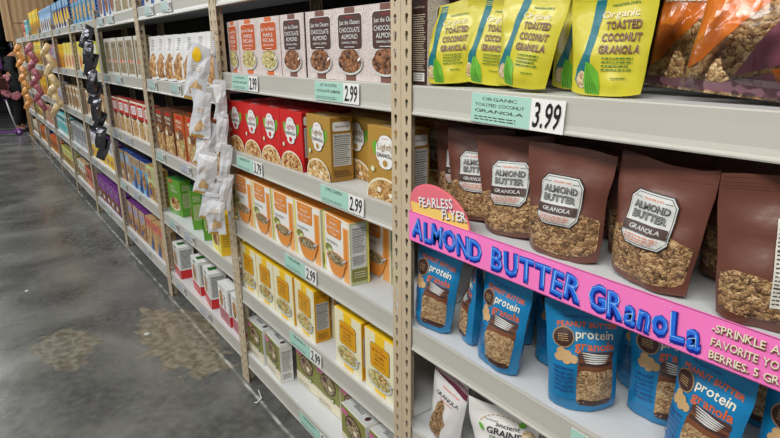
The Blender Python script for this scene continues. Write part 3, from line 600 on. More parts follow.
def setpose(e, x, y, z, w, yaw, lean, roll, T=.03):
    M = Matrix.Rotation(R(yaw), 4, 'Z') @ Matrix.Rotation(-R(lean), 4, 'X') @ Matrix.Rotation(R(roll), 4, 'Y')
    lo = min((M @ Vector((s * w / 2, t, 0))).z for s in (-.8, 0, .8) for t in (-T, T))
    e.rotation_euler = M.to_euler(); e.location = (x, y, z - lo + .001)
SEED = [0]
def pouch(kind, x, y, z, yaw, lean, roll, label, name='granola_pouch', cat='granola pouch', group=None, wob=1.6, T=None):
    k = KIND[kind]; SEED[0] += 1; sd = SEED[0]; w, h = k['w'], k['h']
    e = empty(name); tag(e, label, cat, group); setpose(e, x, y, z, w, yaw, lean, roll)
    g, f = pouchgeo(w, h, T or k['T'], k['body'], sd, 'stand', wob)
    if k['art']: g.art(cutart(kind + 'a', w, h, k['art']), lambda X, Y, Z: f(X, Y, -1, .0006 + PL * Z * .35))
    g.build('pouch_body', e)
    def sealart(a):
        for yy_ in (.905, .925, .945): a.rect(.5, yy_, .97, .007, k['body']); a.lay -= 1
        a.lay += 1; a.rect(.5, .985, .98, .022, k['body'])
    q = Geo(); q.art(cutart(kind + 's', w, h, sealart), lambda X, Y, Z: f(X, Y, -1, .0009)); q.build('top_seal', e)
    if k['win']:
        q = Geo(); q.art(cutart(kind + 'w', w, h, k['win']), lambda X, Y, Z: f(X, Y, -1, .0009 + PL * Z * .3)); q.sm = [True] * len(q.sm); o = q.build('granola_window', e); o['label'] = 'clear window showing the granola'
    if k['lab']:
        q = Geo(); q.art(cutart(kind + 'l', w, h, k['lab']), lambda X, Y, Z: f(X, Y, -1, .0034 + PL * Z * .55)); q.build('printed_label', e)
    return e

# ------------------------------------------------------------------ the setting
def struct(name, g): o = g.build(name); o['kind'] = 'structure'; return o
g = Geo(); g.add([(-30, -9, 0), (4, -9, 0), (4, 6, 0), (-30, 6, 0)], [(0, 1, 2, 3)], 'floor'); struct('floor', g)
g = Geo(); g.add([(-30, -9, 4.6), (4, -9, 4.6), (4, 6, 4.6), (-30, 6, 4.6)], [(3, 2, 1, 0)], 'ceiling_paint'); struct('ceiling', g)
g = Geo(); g.box(-19.2, -19, -9, 6, 0, 4.6, 'wall_dark'); struct('wall_far', g)

# ------------------------------------------------------------------ shelving
SEAM = [-1.093 - 1.219 * k for k in range(-1, 10)]     # SEAM[k+1] is seam k
LN = [1.408, 1.102, .794, .482, .153]; LF = [1.721, 1.342, .945, .558, .167]
PH, PIT = 1.78, .0381
def flange():
    cu = bpy.data.curves.new('f', 'CURVE'); cu.dimensions = '2D'; cu.fill_mode = 'BOTH'; cu.extrude = .001
    def sp(P):
        s = cu.splines.new('POLY'); s.points.add(len(P) - 1); s.use_cyclic_u = True
        for q, p in zip(s.points, P): q.co = (p[0], p[1], 0, 1)
    sp([(0, 0), (.038, 0), (.038, PH), (0, PH)])
    z = .03
    while z < PH - .03:
        P = [(.021 + .0062 * math.cos(R(t)), z + .006 + .0062 * math.sin(R(t))) for t in range(-60, 241, 38)]
        P += [(.021 - .003, z - .009), (.021, z - .012), (.021 + .003, z - .009)]
        sp(P); z += PIT
    ob = bpy.data.objects.new('f', cu); me = bpy.data.meshes.new_from_object(ob)
    r = ([tuple(v.co) for v in me.vertices], [tuple(p.vertices) for p in me.polygons]); bpy.data.objects.remove(ob); return r
FV, FF = flange()
def postmesh(sgn, back=False):
    g = Geo(); yy = 1 if not back else -1
    g.add([(sgn * x, yy * z, y) for x, y, z in FV], FF, 'post_paint'); g.add([(sgn * (.0012 + z), yy * (x + .001), y) for x, y, z in FV], FF, 'post_paint')
    return g.mesh('post')
PM = {(s, b): postmesh(s, b) for s in (1, -1) for b in (0, 1)}
DEP = .46
def deckmesh(wd):
    g = Geo(); g.box(.004, wd - .004, .003, DEP, -.022, -.002, 'deck_paint', .001); return g.mesh('shelf_deck')
def beammesh(wd):
    g = Geo(); a, b = .040, wd - .040
    g.prism([(.002, 0), (-.0008, -.0006), (-.0016, -.003), (-.0008, -.020), (-.0006, -.050), (-.0024, -.0595), (-.0044, -.0625), (-.0050, -.0650), (-.0040, -.0675), (-.001, -.068), (.02, -.068), (.02, -.064), (.004, -.062), (.004, 0)], a, b, 'beam_paint')
    g.box(.002, wd - .002, .0015, .004, -.066, -.001, 'beam_paint')
    for x in (.021, wd - .021):
        for zz in (-.018, -.056):
            vs = [(x, -.0058, zz)] + [(x + .0058 * math.cos(R(t)), -.003, zz + .0058 * math.sin(R(t))) for t in range(0, 360, 30)]
            g.add(vs, [(0, 1 + (i + 1) % 12, 1 + i) for i in range(12)], 'rivet_steel', True)
    return g.mesh('front_beam')
DM, BM_ = deckmesh(1.219), beammesh(1.219)
gb = Geo(); gb.box(.01, 1.209, 0, .004, .1, PH, 'back_board'); BK = gb.mesh('back_panel')
def lk(name, me, par, loc=(0, 0, 0)): o = bpy.data.objects.new(name, me); C.objects.link(o); o.parent = par; o.location = loc; return o
BLAB = ['beige boltless shelving unit holding the granola pouches, right of the double post', 'beige shelving unit of granola cartons, first left of the double post',
        'shelving unit with green, yellow and coffee brown boxes, left of the white bag strip', 'shelving unit with red cracker boxes, right of the black bag strip',
        'shelving unit with purple and white boxes, left of the black bag strip', 'shelving unit with grey striped boxes and dark blue top row',
        'shelving unit with pink boxes, left of the beige bag strip', 'shelving unit behind the pink bag strip with yellow boxes', 'narrow looking shelving unit, last but one at the far end', 'farthest shelving unit beside the pine post']
for k in range(10):
    x0 = -1.093 - 1.219 * k if k else -1.093
    e = empty('shelving_unit', (SEAM[k + 1], 0, 0)); tag(e, BLAB[k], 'shelving unit', 'boltless shelving units along the aisle')
    for sx, s in ((0, 1), (1.219, -1)):
        lk('post', PM[(s, 0)], e, (sx + s * .0008, -.0055, 0)); lk('post', PM[(s, 1)], e, (sx + s * .0008, DEP + .006, 0))
    for z in ([1.721] + LN if k < 2 else LF):
        o = lk('shelf', DM, e, (0, 0, z)); lk('front_beam', BM_, o)
    lk('back_panel', BK, e, (0, DEP + .009, 0))
    if k == 0: pass

def ztop(k, i): return (LN[i - 1] if k < 2 else LF[i]) - .002 if i else 1.719

# ------------------------------------------------------------------ bay 1: granola cartons
ZN = [z - .002 for z in LN]; ZF = [z - .002 for z in LF]
W1 = 'on the upper shelf'
for i, (x, yaw, lab) in enumerate([(-2.215, -8, 'orange striped maple pecan granola box, leftmost beside the white bag strip'), (-2.038, 1, 'orange striped maple pecan granola box, middle one of three'), (-1.865, 1, 'orange striped maple pecan granola box, rightmost, next to the chocolate boxes')]):
    place('maple', x, .02 + (.012 if x < -2.2 else 0), ZN[0], lab, 'granola box', 'maple pecan granola boxes', yaw)
for i, (x, yaw) in enumerate([(-1.692, -1), (-1.520, 1), (-1.352, 0), (-1.186, 0)]):
    place('choco', x, .02 + (0 if i != 1 else .004), ZN[0], 'chocolate almond granola box with dark brown label, %s of four' % ordn(i, 4), 'granola box', 'chocolate almond granola boxes', yaw)
for i, x in enumerate([-2.226, -2.063, -1.90, -1.737]):
    for r_ in range(4):
        w = ['front row', 'second row back', 'third row back', 'fourth row back'][r_]
        place('redbox', x + (.003 * r_), .02 + .068 * r_, ZN[1], 'red granola box with white ornate label, %s, %s' % (w, ordn(i, 4)), 'granola box', 'red granola boxes', (.5 if r_ else 0))
for i, (x, y, yaw, lab) in enumerate([(-1.556, .022, -4, 'gold granola box with nutrition panel showing, right beside the red boxes'), (-1.48, .115, 0, 'gold granola box standing just behind the foremost gold box'), (-1.31, .108, 0, 'gold granola box half hidden behind the one at the post'), (-1.192, .02, 0, 'gold granola box pressed against the perforated post, front row'),
        (-1.56, .20, 0, 'gold granola box at the back, behind the red and gold boundary'), (-1.38, .20, 0, 'gold granola box in the back row, middle'), (-1.197, .20, 0, 'gold granola box in the back row near the post')]):
    place('goldbox', x, y, ZN[1], lab, 'granola box', 'gold granola boxes', yaw)
for i, (x, y, yaw) in enumerate([(-2.215, .02, 1), (-2.03, .02, -1), (-1.842, .02, 0), (-1.655, .02, 1), (-1.465, .02, -4), (-1.405, .125, -2)]):
    place('honeybox', x, y, ZN[2], ('orange and white honey granola box, %s in the front row' % ordn(i, 5)) if i < 5 else 'orange and white honey granola box set back beside the post, in shade', 'granola box', 'honey granola boxes', yaw)
for i, x in enumerate([-2.21, -2.03, -1.85]): place('honeybox', x, .10, ZN[2], 'orange and white honey granola box, second row, %s' % ordn(i, 3), 'granola box', 'honey granola boxes', 0)
for i, (x, y, yaw) in enumerate([(-2.222, .02, 0), (-2.053, .02, 0), (-1.885, .02, 0), (-1.717, .023, -3), (-1.700, .097, -5), (-1.415, .02, -1), (-1.235, .02, -1)]):
    lab = ['leftmost beside the post', 'second from left', 'third from left', 'fourth from left, side panel showing', 'hidden behind the fourth', 'left one of the separate pair', 'right one of the separate pair, at the double post'][i]
    place('vanilla', x, y, ZN[3], 'yellow vanilla almond granola box, ' + lab, 'granola box', 'yellow granola boxes', yaw)
for i, x in enumerate([-2.22, -2.05, -1.88]): place('vanilla', x, .095, ZN[3], 'yellow vanilla almond granola box in the second row, %s' % ordn(i, 3), 'granola box', 'yellow granola boxes', 0)
for i, (x, y, yaw, t) in enumerate([(-2.215, .02, 0, 'leftmost beside the worn post'), (-2.04, .023, -4, 'second from left with its white side showing'), (-1.855, .085, 2, 'third from left, set back from the edge'), (-1.68, .085, 2, 'fourth from left, set back from the edge'), (-1.505, .085, 1, 'fifth from left, set back behind the front pair'),
        (-1.40, .02, -3, 'left of the front pair under the yellow boxes'), (-1.225, .02, -3, 'right of the front pair at the double post'), (-1.36, .15, 0, 'behind the front pair, left'), (-1.185, .16, 0, 'behind the front pair, right'), (-2.17, .10, 0, 'second row, far left'), (-2.0, .17, 0, 'back row, left'), (-1.8, .17, 0, 'back row, middle'), (-1.6, .17, 0, 'back row, right')]):
    place('olivebox', x, y, ZN[4], 'olive green cereal box with bowl picture, ' + t, 'cereal box', 'olive green cereal boxes', yaw)

# ------------------------------------------------------------------ bay 0: pouches
Z = ZN[0]
place('choco', -1.026, .105, Z, 'chocolate granola box turned sideways, squeezed beside the first yellow pouch', 'granola box', None, 88)
for i, (x, y, yaw, lean, roll, lab) in enumerate([(-.982, .045, 12, 4, -3, 'yellow coconut granola pouch, leftmost beside the perforated post'), (-.915, .13, 8, 3, 2, 'yellow coconut granola pouch tucked behind the two leftmost ones'), (-.890, .068, 10, 3, 5, 'yellow coconut granola pouch second from left in the front row'),
        (-.763, .033, 0, 3, 6, 'yellow coconut granola pouch in the middle, above the price card'), (-.685, .115, 4, 3, 1, 'yellow coconut granola pouch behind, seen in the gap left of the rightmost'), (-.582, .040, 6, 2, 0, 'yellow coconut granola pouch, rightmost, next to the orange bags')]):
    pouch('coco', x, y, Z, yaw, lean, roll, lab, group='coconut granola pouches')
def pecan(x, y, yaw, lean, roll, lab):
    w, h = .205, .225; SEED[0] += 1; e = empty('granola_bag'); tag(e, lab, 'granola bag', 'pecan praline granola bags'); setpose(e, x, y, Z, w, yaw, lean, roll)
    g, f = pouchgeo(w, h, .04, 'granola_pecan', SEED[0], 'pillow', 1.5, taper=.82, shear=.10); g.art(cutart('pec', w, h, pecan_body), lambda X, Y, Z_: f(X, Y, -1, .0006 + PL * Z_ * .35)); g.build('bag_body', e)
    q, f2 = pouchgeo(w + .012, h + .02, .045, 'clear_film', SEED[0] + 40, 'pillow', 3.5, taper=.82, shear=.10); o = q.build('clear_wrap', e); o.location.z = -.0; o['label'] = 'crinkled clear plastic wrap'
pecan(-.375, .06, 4, 5, 5, 'large clear and orange pecan praline granola bag in front, upper right')
pecan(-.485, .14, 2, 4, 5, 'orange pecan praline bag half hidden behind the large one')
pecan(-.145, .065, 4, 5, 5, 'orange pecan praline bag at the right edge of the picture')
Z = ZN[1]
for x, y, yaw, lean, roll, lab in [(-1.0, .118, 12, 1, -1, 'brown almond butter pouch farthest left, behind the round pink flyer badge'), (-.91, .088, 14, 1, -3, 'brown almond butter pouch second from left, right of the flyer badge'), (-.785, .064, 12, 0, -3, 'brown almond butter pouch third from left, partly overlapped'),
        (-.643, .043, 6, 0, 0, 'brown almond butter pouch fully visible in the middle of the row'), (-.468, .040, -8, 2, 2, 'brown almond butter pouch leaning right, above the word granola')]:
    pouch('almond', x, y, Z, yaw, lean, roll, lab, group='almond butter granola pouches')
pouch('almondback', -.275, .05, Z, 28, 0, -1, 'brown almond butter pouch turned round to show its nutrition panel')
for x, y, yaw, roll, lab in [(-.90, .20, 6, 0, 'brown almond butter pouch in the second row at the far left'), (-.71, .20, 4, 0, 'brown almond butter pouch in the second row, second from left'), (-.53, .135, 4, 0, 'brown almond butter pouch in the gap right of the fully visible one'), (-.36, .155, 4, 3, 'brown almond butter pouch seen through the gap before the turned one')]:
    pouch('almond', x, y, Z, yaw, 2, roll, lab, group='almond butter granola pouches')
for i, x in enumerate([-.93, -.74, -.55, -.36, -.17]): pouch('almond', x, .30, Z, 0, 1, 0, 'brown almond butter pouch in the dark back row, %s' % ordn(i, 5), group='almond butter granola pouches')
Z = ZN[2]
for x, y, yaw, lean, roll, lab in [(-1.022, .042, 5, 2, 4, 'blue peanut butter protein pouch, leftmost beside the double post'), (-.925, .09, -46, 3, 5, 'blue protein pouch turned so that its plain side faces out'), (-.788, .038, -4, 3, 2, 'blue peanut butter protein pouch leaning right under the word butter'),
        (-.70, .15, 22, 3, 2, 'blue protein pouch set back left of the central one'), (-.583, .062, 42, 1, -2, 'blue peanut butter protein pouch, central, whole front visible'), (-.53, .215, 14, 3, 0, 'blue protein pouch standing back, right behind the central one'),
        (-.462, .15, 24, 3, 0, 'blue protein pouch behind the one under the sprinkle text'), (-.352, .055, -17, 3, 1, 'blue protein pouch leaning right below the sprinkle text'), (-.215, .075, 0, 3, 3, 'blue protein pouch cut off by the right picture edge'),
        (-.86, .165, 0, 2, 0, 'blue protein pouch in the second row with only its edge showing')]:
    pouch('blue', x, y, Z, yaw, lean, roll, lab, group='peanut butter protein granola pouches')
for i, x in enumerate([-1.0, -.84, -.68, -.52, -.36, -.2]): pouch('blue', x, .29, Z, 0, 2, 0, 'blue protein pouch in the back row, %s' % ordn(i, 6), group='peanut butter protein granola pouches')
Z = ZN[3]
pouch('white1', -.968, .04, Z, -3, 2, 5, 'small white granola pouch with a maroon top, bottom shelf at post')
pouch('grey1', -.90, .135, Z, 8, 3, 8, 'grey granola pouch standing behind the maroon topped one')
pouch('white2', -.76, .055, Z, 12, 2, -7, 'white ancient grains granola pouch at the bottom edge of the picture')
pouch('white2', -.69, .16, Z, 14, 3, 2, 'white ancient grains pouch behind the front one', )
pouch('grey1', -.78, .24, Z, 8, 3, 3, 'grey granola pouch between the maroon topped and ancient grains pouches')

# ------------------------------------------------------------------ pink sign
sg = empty('shelf_sign', (-1.053, -.013, 1.036)); tag(sg, 'long pink shelf sign with blue ALMOND BUTTER GRANOLA lettering', 'sign')
SW, SH = .90, .075
g = Geo(); g.box(0, SW, 0, .002, 0, SH, 'sign_pink')
a = Art(SW, SH)
a.rect(.5, .985, 1, .014, 'maroon').rect(.5, .012, 1, .014, 'maroon')
def word(t, x0, x1, cy=.5, h=.62):
    cx = (x0 + x1) / 2 / SW; w = (x1 - x0) / SW
    a.txt(t, cx + .001, cy - .03, w, h, 'sign_navy', .075, jit=5).txt(t, cx, cy, w, h, 'sign_blue', .025, jit=5).txt(t, cx - .0006, cy + .02, w, h, 'sign_gleam', -.036, jit=5)
WORDS = [('ALMOND', .014, .253), ('BUTTER', .279, .503), ('GRanoLa', .515, .712)]
for t, x0, x1 in WORDS: word(t, x0, x1)
rnd = random.Random(3)
for i in range(60):
    x, y = rnd.uniform(.0, .76), rnd.choice([rnd.uniform(.05, .16), rnd.uniform(.84, .93)]); a.ell(x, y, .0009, .011, 'white', 6); a.lay -= 1
a.lay += 1
for t, x0, x1, y in [('-SPRINKLE A', .722, .812, .79), ('FAVORITE YO', .724, .814, .50), ('BERRIES. 5 GR', .724, .818, .22)]:
    cx = (x0 + x1) / 2 / SW; a.txt(t, cx + .0006, y - .02, (x1 - x0) / SW, .17, 'coffee', .035, jit=4).txt(t, cx, y, (x1 - x0) / SW, .17, 'cream', .012, jit=4)
g.art(a.out(), lambda x, y, z: (x, -.0002 - z * .00018, y)); g.build('sign_strip', sg)
g = Geo(); bw, bh = .215, .115
cx, cy = .106, .085
def badge(m, rx, ry, y0, y1, clip=None):
    P = []
    for t in range(0, 360, 8):
        x, z = rx * math.cos(R(t)), ry * math.sin(R(t)); th = R(-12); P.append((cx + x * math.cos(th) - z * math.sin(th), cy + x * math.sin(th) + z * math.cos(th)))
    if clip is not None: P = [(x, max(z, clip)) for x, z in P]
    n = len(P); g.add([(x, y0, z) for x, z in P] + [(x, y1, z) for x, z in P], [tuple(range(n))[::-1], tuple(range(n, 2 * n))] + [(i, (i + 1) % n, n + (i + 1) % n, n + i) for i in range(n)], m)
badge('sign_rose', .107, .066, .0024, .0036); badge('sign_yellow', .102, .062, .0020, .0024, None); badge('sign_rose', .102, .062, .0016, .0020, .1)
a = Art(.24, .16)
for t, x, y, w, h in (('FEARLESS', .40, .71, .50, .14), ('FLYER', .665, .615, .34, .14)): a.txt(t, x + .006, y - .01, w, h, 'maroon', .05, rot=9, jit=4).txt(t, x, y, w, h, 'white', .02, rot=9, jit=4)
g.art(a.out(), lambda x, y, z: (x, .0015 - z * .0002, y)); o = g.build('round_badge', sg); o['label'] = 'rose and yellow oval badge reading FEARLESS FLYER'

# ------------------------------------------------------------------ price cards
def pcard(x, z, w, h, lines, price, label, y=-.0035, tiltr=0, base='mint'):
    g = Geo(); g.box(0, w, 0, .0008, -h, 0, 'white'); a = Art(w, h); a.rect(.34, .5, .66, .98, base).rect(.1, .5, .2, .98, base)
    n = len(lines)
    for i, t in enumerate(lines): a.txt(t, .33, .82 - i * .6 / max(n, 1), .56 if i else .4, .42 / max(n + 1, 2), 'ink', .005, jit=4)
    a.lines(.3, .17, .5, .18, 2, 'ink', 4)
    a.txt(price, .83, .5, .26, .80, 'black', .012, shear=.08)
    g.art(a.out(), lambda X, Y, Z_: (X, -.0002 - Z_ * .00015, Y - h)); o = g.build('price_card'); o.location = (x, y - .002, z); o.rotation_euler = (R(-2), R(tiltr), 0)
    tag(o, label, 'price card', 'price cards on the shelf edges'); return o
pcard(-.854, 1.403, .230, .058, ['ORGANIC', 'TOASTED COCONUT', 'GRANOLA'], '3.99', 'mint price card reading organic toasted coconut granola 3.99', tiltr=1)
pcard(-1.513, 1.402, .238, .054, ['JUST THE CLUSTERS', 'CHOCOLATE ALMOND'], '2.99', 'mint price card 2.99 below the chocolate almond boxes')
pcard(-2.165, 1.402, .240, .054, ['JUST THE CLUSTERS', 'MAPLE PECAN'], '2.99', 'mint price card 2.99 below the maple pecan boxes')
pcard(-2.186, 1.090, .245, .052, ['GRANOLA'], '3.79', 'mint price card 3.79 below the red granola boxes')
pcard(-1.505, 1.095, .240, .052, ['LOWFAT GRANOLA'], '2.99', 'mint price card 2.99 below the gold granola boxes')
pcard(-1.796, .786, .235, .052, ['ORGANIC'], '2.99', 'mint price card below the orange and white honey boxes')
pcard(-1.796, .474, .240, .05, ['GRANOLA'], '2.99', 'mint price card below the yellow vanilla almond boxes')
pcard(-1.753, .146, .240, .05, ['GRANOLA'], '2.99', 'mint price card on the lowest beam below the olive boxes')
pcard(-.553, .786, .230, .05, ['PEANUT BUTTER'], '3.99', 'mint price card below the central blue protein pouch')
FT = ['second', 'third', 'fourth', 'fifth', 'sixth', 'seventh', 'eighth', 'ninth']
rnd = random.Random(11)
for k in range(2, 9):
    for j, z in enumerate(LF):
        for q in range(2 if k < 5 else 1):
            x = SEAM[k + 1] + (.5 if q == 0 else .12) + rnd.uniform(-.05, .1) if (k < 5) else SEAM[k + 1] + rnd.uniform(.3, .7)
            pcard(x, z - .008, .17, .046, [], '2.99'[:4], 'small price card, %s beam from the top, %s bay from the right%s' % (['first', 'second', 'third', 'fourth', 'lowest'][j], FT[k - 1], '' if k >= 5 else (', right card' if q == 0 else ', left card')), base='pink' if (k, j) in ((6, 1), (4, 2)) and q == 0 else 'cardgreen' if rnd.random() < .6 else 'cardgrey')

# ------------------------------------------------------------------ bay 2
def bx(k): return SEAM[k + 1] + .05, SEAM[k] - .05
def alpouch(x, y, z, lab):      # white slim pouch with an almond shaped window
    w, h = .15, .228; SEED[0] += 1; e = empty('cereal_pouch', (x, y, z + .001), R(2)); tag(e, lab, 'cereal pouch', 'white cereal pouches with curved windows')
    g, f = pouchgeo(w, h, .026, 'pouch_cream', SEED[0], 'stand', .5, nx=12, ny=16)
    def fb(a): a.lines(.6, .80, .34, .26, 7, 'ink', 3)
    def fw(a): a.poly([(.98, .06), (.98, .35), (.9, .52), (.72, .62), (.5, .58), (.32, .42), (.24, .2), (.26, .04)], 'clusters_far')
    g.art(cutart('alb', w, h, fb, 5, 6), lambda X, Y, Z_: f(X, Y, -1, .0012)); g.build('pouch_body', e)
    q = Geo(); q.art(cutart('alw', w, h, fw, 6, 8), lambda X, Y, Z_: f(X, Y, -1, .0014)); q.build('picture_panel', e)
for i in range(7): alpouch(-3.435 + .158 * i, .045, ZF[1], 'white cereal pouch with curved granola picture, %s of seven' % ordn(i, 7))
rowx('coffeebox', -3.50, -3.14, 2, .02, ZF[2], 'coffee brown crisp box', 'of the pair', 'coffee brown boxes', rear=2)
rowx('rustbox', -3.13, -2.35, 4, .02, ZF[2], 'rust orange crisp box', 'of the four', 'rust orange boxes', rear=2)
place('greenbox', -3.385, .05, ZF[3], 'green granola box facing out, leftmost, bowl picture in full view', group='green granola boxes', yaw=6)
place('greenbox', -3.10, .055, ZF[3], 'green granola box in the middle, turned with its side showing', group='green granola boxes', yaw=-14)
place('greenbox', -2.88, .045, ZF[3], 'green granola box nearest the yellow box, front one', group='green granola boxes', yaw=-18)
for i, (x, y) in enumerate([(-3.1, .165), (-2.87, .165), (-3.12, .27), (-2.88, .27)]): place('greenbox', x, y, ZF[3], 'green granola box behind, %s of the hidden group' % ordn(i, 4), group='green granola boxes', yaw=-6)
place('yellowbox', -2.60, .015, ZF[3], 'yellow box beside the tip of the white bag strip', group='yellow cartons near the worn post', yaw=-6)
place('yellowbox', -2.53, .10, ZF[3], 'yellow box hidden behind the front yellow one near the worn post', group='yellow cartons near the worn post', yaw=-4)
for i, (x, y, yaw, t) in enumerate([(-3.41, .022, -5, 'leftmost on the lowest shelf'), (-3.09, .035, -4, 'middle one on the lowest shelf'), (-2.885, .03, -8, 'rightmost in front'), (-3.39, .14, -3, 'behind the leftmost'), (-3.06, .15, -3, 'behind the middle one')]):
    place('whitered', x, y, ZF[4], 'white cereal box with a red lower band, ' + t, group='white and red boxes', yaw=yaw)
for i, (x, y, yaw, t) in enumerate([(-2.62, .025, -3, 'left of the pair'), (-2.44, .025, -3, 'right of the pair by the worn post'), (-2.62, .11, 0, 'behind the left one'), (-2.44, .11, 0, 'behind the right one')]):
    place('whitemaroon', x, y, ZF[4], 'white cereal box with a maroon patterned base, ' + t, group='white and maroon boxes', yaw=yaw)
rowx('bluegrey', -3.5, -2.95, 3, .03, ZF[0], 'grey and blue box', 'at the top picture edge', 'grey and blue boxes on top')
# ------------------------------------------------------------------ bays 3 to 9
def segs(k, row, items):
    x0, x1 = bx(k); x = x0
    tot = sum(n * (BOXM[key][1] + .006) for key, n, look in items); sc = max(1.0, min(1.15, (x1 - x0) / tot)) if tot < (x1 - x0) * 1.02 else (x1 - x0) / tot
    for key, n, look in items:
        L = n * (BOXM[key][1] + .006) * sc
        rowx(key, x, x + L, n, .022, ZF[row], look, 'of its row' if n > 2 else 'of the pair', look.replace(' box', ' boxes').replace(' carton', ' cartons'), rear=0, jit=1)
        # plain second row so the gaps between cartons show cartons
        x += L
segs(3, 0, [('bluegrey', 3, 'blue edged grey snack box'), ('greytan', 3, 'pale grey and tan cookie box')])
segs(3, 1, [('greytan', 5, 'grey and tan box with orange waistband')])
segs(3, 2, [('redcream', 6, 'red and cream cracker box')])
segs(3, 3, [('bluetan', 2, 'tan cereal box with light blue label'), ('navytan', 3, 'sky blue cereal box with navy side'), ('greentan', 2, 'pale green cereal box with tan label')])
segs(3, 4, [('tanpurple', 3, 'tan cereal box with purple side'), ('coralblue', 3, 'coral and blue cereal box')])
segs(4, 0, [('skybox', 6, 'sky blue cookie box with orange picture')])
segs(4, 1, [('yellowcream', 3, 'pale yellow biscuit box'), ('limebox', 3, 'lime green biscuit box')])
segs(4, 2, [('mocha', 2, 'cream and coffee coloured box'), ('pretzel', 4, 'tan pretzel box')])
segs(4, 3, [('purplewhite', 7, 'white box with purple side')])
segs(4, 4, [('purplebar', 6, 'purple cereal box')])
segs(5, 0, [('navybox', 6, 'navy blue biscuit box')])
segs(5, 1, [('orangeyel', 2, 'bright yellow and orange box'), ('yellowcream', 4, 'cream biscuit box on the far side of the post')])
segs(5, 2, [('mocha', 5, 'white and cocoa brown box behind the beige bags')])
segs(5, 3, [('greystripe', 7, 'grey striped snack box')])
segs(5, 4, [('mixwhite', 3, 'white and green snack box on the lowest shelf'), ('brickbox', 3, 'brick red snack box on the lowest shelf')])
segs(6, 0, [('paleblue', 6, 'pale blue cookie box with dark strokes')])
segs(6, 1, [('pinkbox', 6, 'dusty pink tea box')])
segs(6, 2, [('orangeyel', 3, 'yellow orange box left of the beige strip'), ('lavbox', 3, 'lavender box left of the beige strip')])
segs(6, 3, [('tealwhite', 6, 'white box with aqua stripe')])
segs(6, 4, [('limetan', 6, 'pale yellow green snack box')])
segs(7, 0, [('yellowtall', 5, 'tall yellow box')])
segs(7, 1, [('yellowtall', 5, 'tall yellow box under the top shelf')])
segs(7, 2, [('orangeyel', 6, 'amber yellow box far down the aisle')])
segs(7, 3, [('tanpink', 5, 'dusty rose and tan box far down the aisle')])
segs(7, 4, [('orangebar', 6, 'deep orange box low down the aisle')])
segs(8, 0, [('brickbox', 2, 'small brick red box near the plywood panel'), ('tealwhite', 2, 'small white and aqua box near the plywood panel')])
segs(8, 1, [('orangeyel', 3, 'orange box behind the pink bag strip'), ('limebox', 3, 'green box behind the pink bag strip')])
segs(8, 2, [('mixwhite', 6, 'pale box behind the pink bag strip')])
segs(8, 3, [('limetan', 5, 'yellow green carton near the pine post')])
segs(8, 4, [('orangebar', 3, 'burnt orange carton near the pine post'), ('bluetan', 3, 'pale blue carton near the pine post')])
segs(9, 1, [('pretzel', 5, 'tan carton at the very far end')])
segs(9, 2, [('mocha', 4, 'brown and cream carton at the very far end')])
segs(9, 3, [('bluetan', 6, 'blue carton at the very far end')])
segs(9, 4, [('mixwhite', 6, 'white carton at the very far end')])

# ------------------------------------------------------------------ hanging bag strips
def hangbag(x, y, z, yaw, roll, w, h, T, body, lab, grp, art=None, wob=2.6, pinch=0.0, cat='snack bag', facet=False):
    SEED[0] += 1; e = empty('snack_bag', (x, y, z)); tag(e, lab, cat, grp)
    e.rotation_euler = (Matrix.Rotation(R(yaw), 4, 'Z') @ Matrix.Rotation(R(roll), 4, 'Y')).to_euler()
    n_ = (5, 7) if facet else (12, 16)
    g, f = pouchgeo(w, h, T, body, SEED[0], 'hang', wob, nx=n_[0], ny=n_[1], pinch=pinch)
    if facet: g.sm = [False] * len(g.sm)
    g.v = [(p[0], p[1], p[2] - h) for p in g.v]
    if art:
        q = Art(w, h); art(q); g.art(q.cut(5, 7), lambda X, Y, Z_: tuple(c - (h if i == 2 else 0) for i, c in enumerate(f(X, Y, -1, .002 + .0003 * Z_))))
    g.build('bag_body', e)
    s = Geo(); s.box(-w * .42 * (1 - .8 * pinch), w * .42 * (1 - .8 * pinch), -.0025, .0025, -.012, .002, body); s.build('top_seal', e)
    return e
def strip(x, y, z0, z1, lab):
    g = Geo(); g.box(-.012, .012, -.0008, .0008, z1, z0, 'silver'); 
    g.tube([(0, 0, z0), (0, .0, z0 + .02), (0, .012, z0 + .026), (0, .018, z0 + .018)], .0022, 'silver', 6)
    z = z0 - .06
    while z > z1 + .03: g.box(-.014, .014, -.006, .0, z, z + .006, 'silver'); z -= .12
    o = g.build('clip_strip'); o.location = (x, y, 0); tag(o, lab, 'display strip', 'hanging display strips')
def whiteart(a):
    a.poly([(.25, .22), (.5, .42), (.62, .34), (.8, .30), (.72, .16), (.5, .18), (.3, .12)], 'tan').lines(.5, .6, .5, .12, 3, 'tan', 4).poly([(.05, .0), (.9, .0), (.7, .07), (.1, .06)], 'gold')
def whiteart2(a):
    whiteart(a); a.ell(.42, .82, .2, .12, 'yellow')
strip(-2.262, -.030, 1.53, .80, 'narrow strip carrying the white snack bags on the second post')
yy = -.075
WB = [(-2.275, 1.505, 14, .095, .21), (-2.258, 1.335, 10, .09, .18), (-2.262, 1.215, 16, .09, .18), (-2.255, 1.10, 14, .09, .18), (-2.258, .985, 16, .09, .18), (-2.235, .93, 2, .09, .17)]
for i, (x, z, ro, w, h) in enumerate(WB):
    hangbag(x, yy - .018 * (i % 2), z, 46, ro, w, h, .011, 'strip_white', 'white snack bag with tan print hanging at the second post, %s from top' % ['first', 'second', 'third', 'fourth', 'fifth', 'lowest'][i].replace('lowest', 'sixth'), 'white snack bags on the strip', whiteart2 if i == 0 else whiteart, wob=4.0, facet=True)
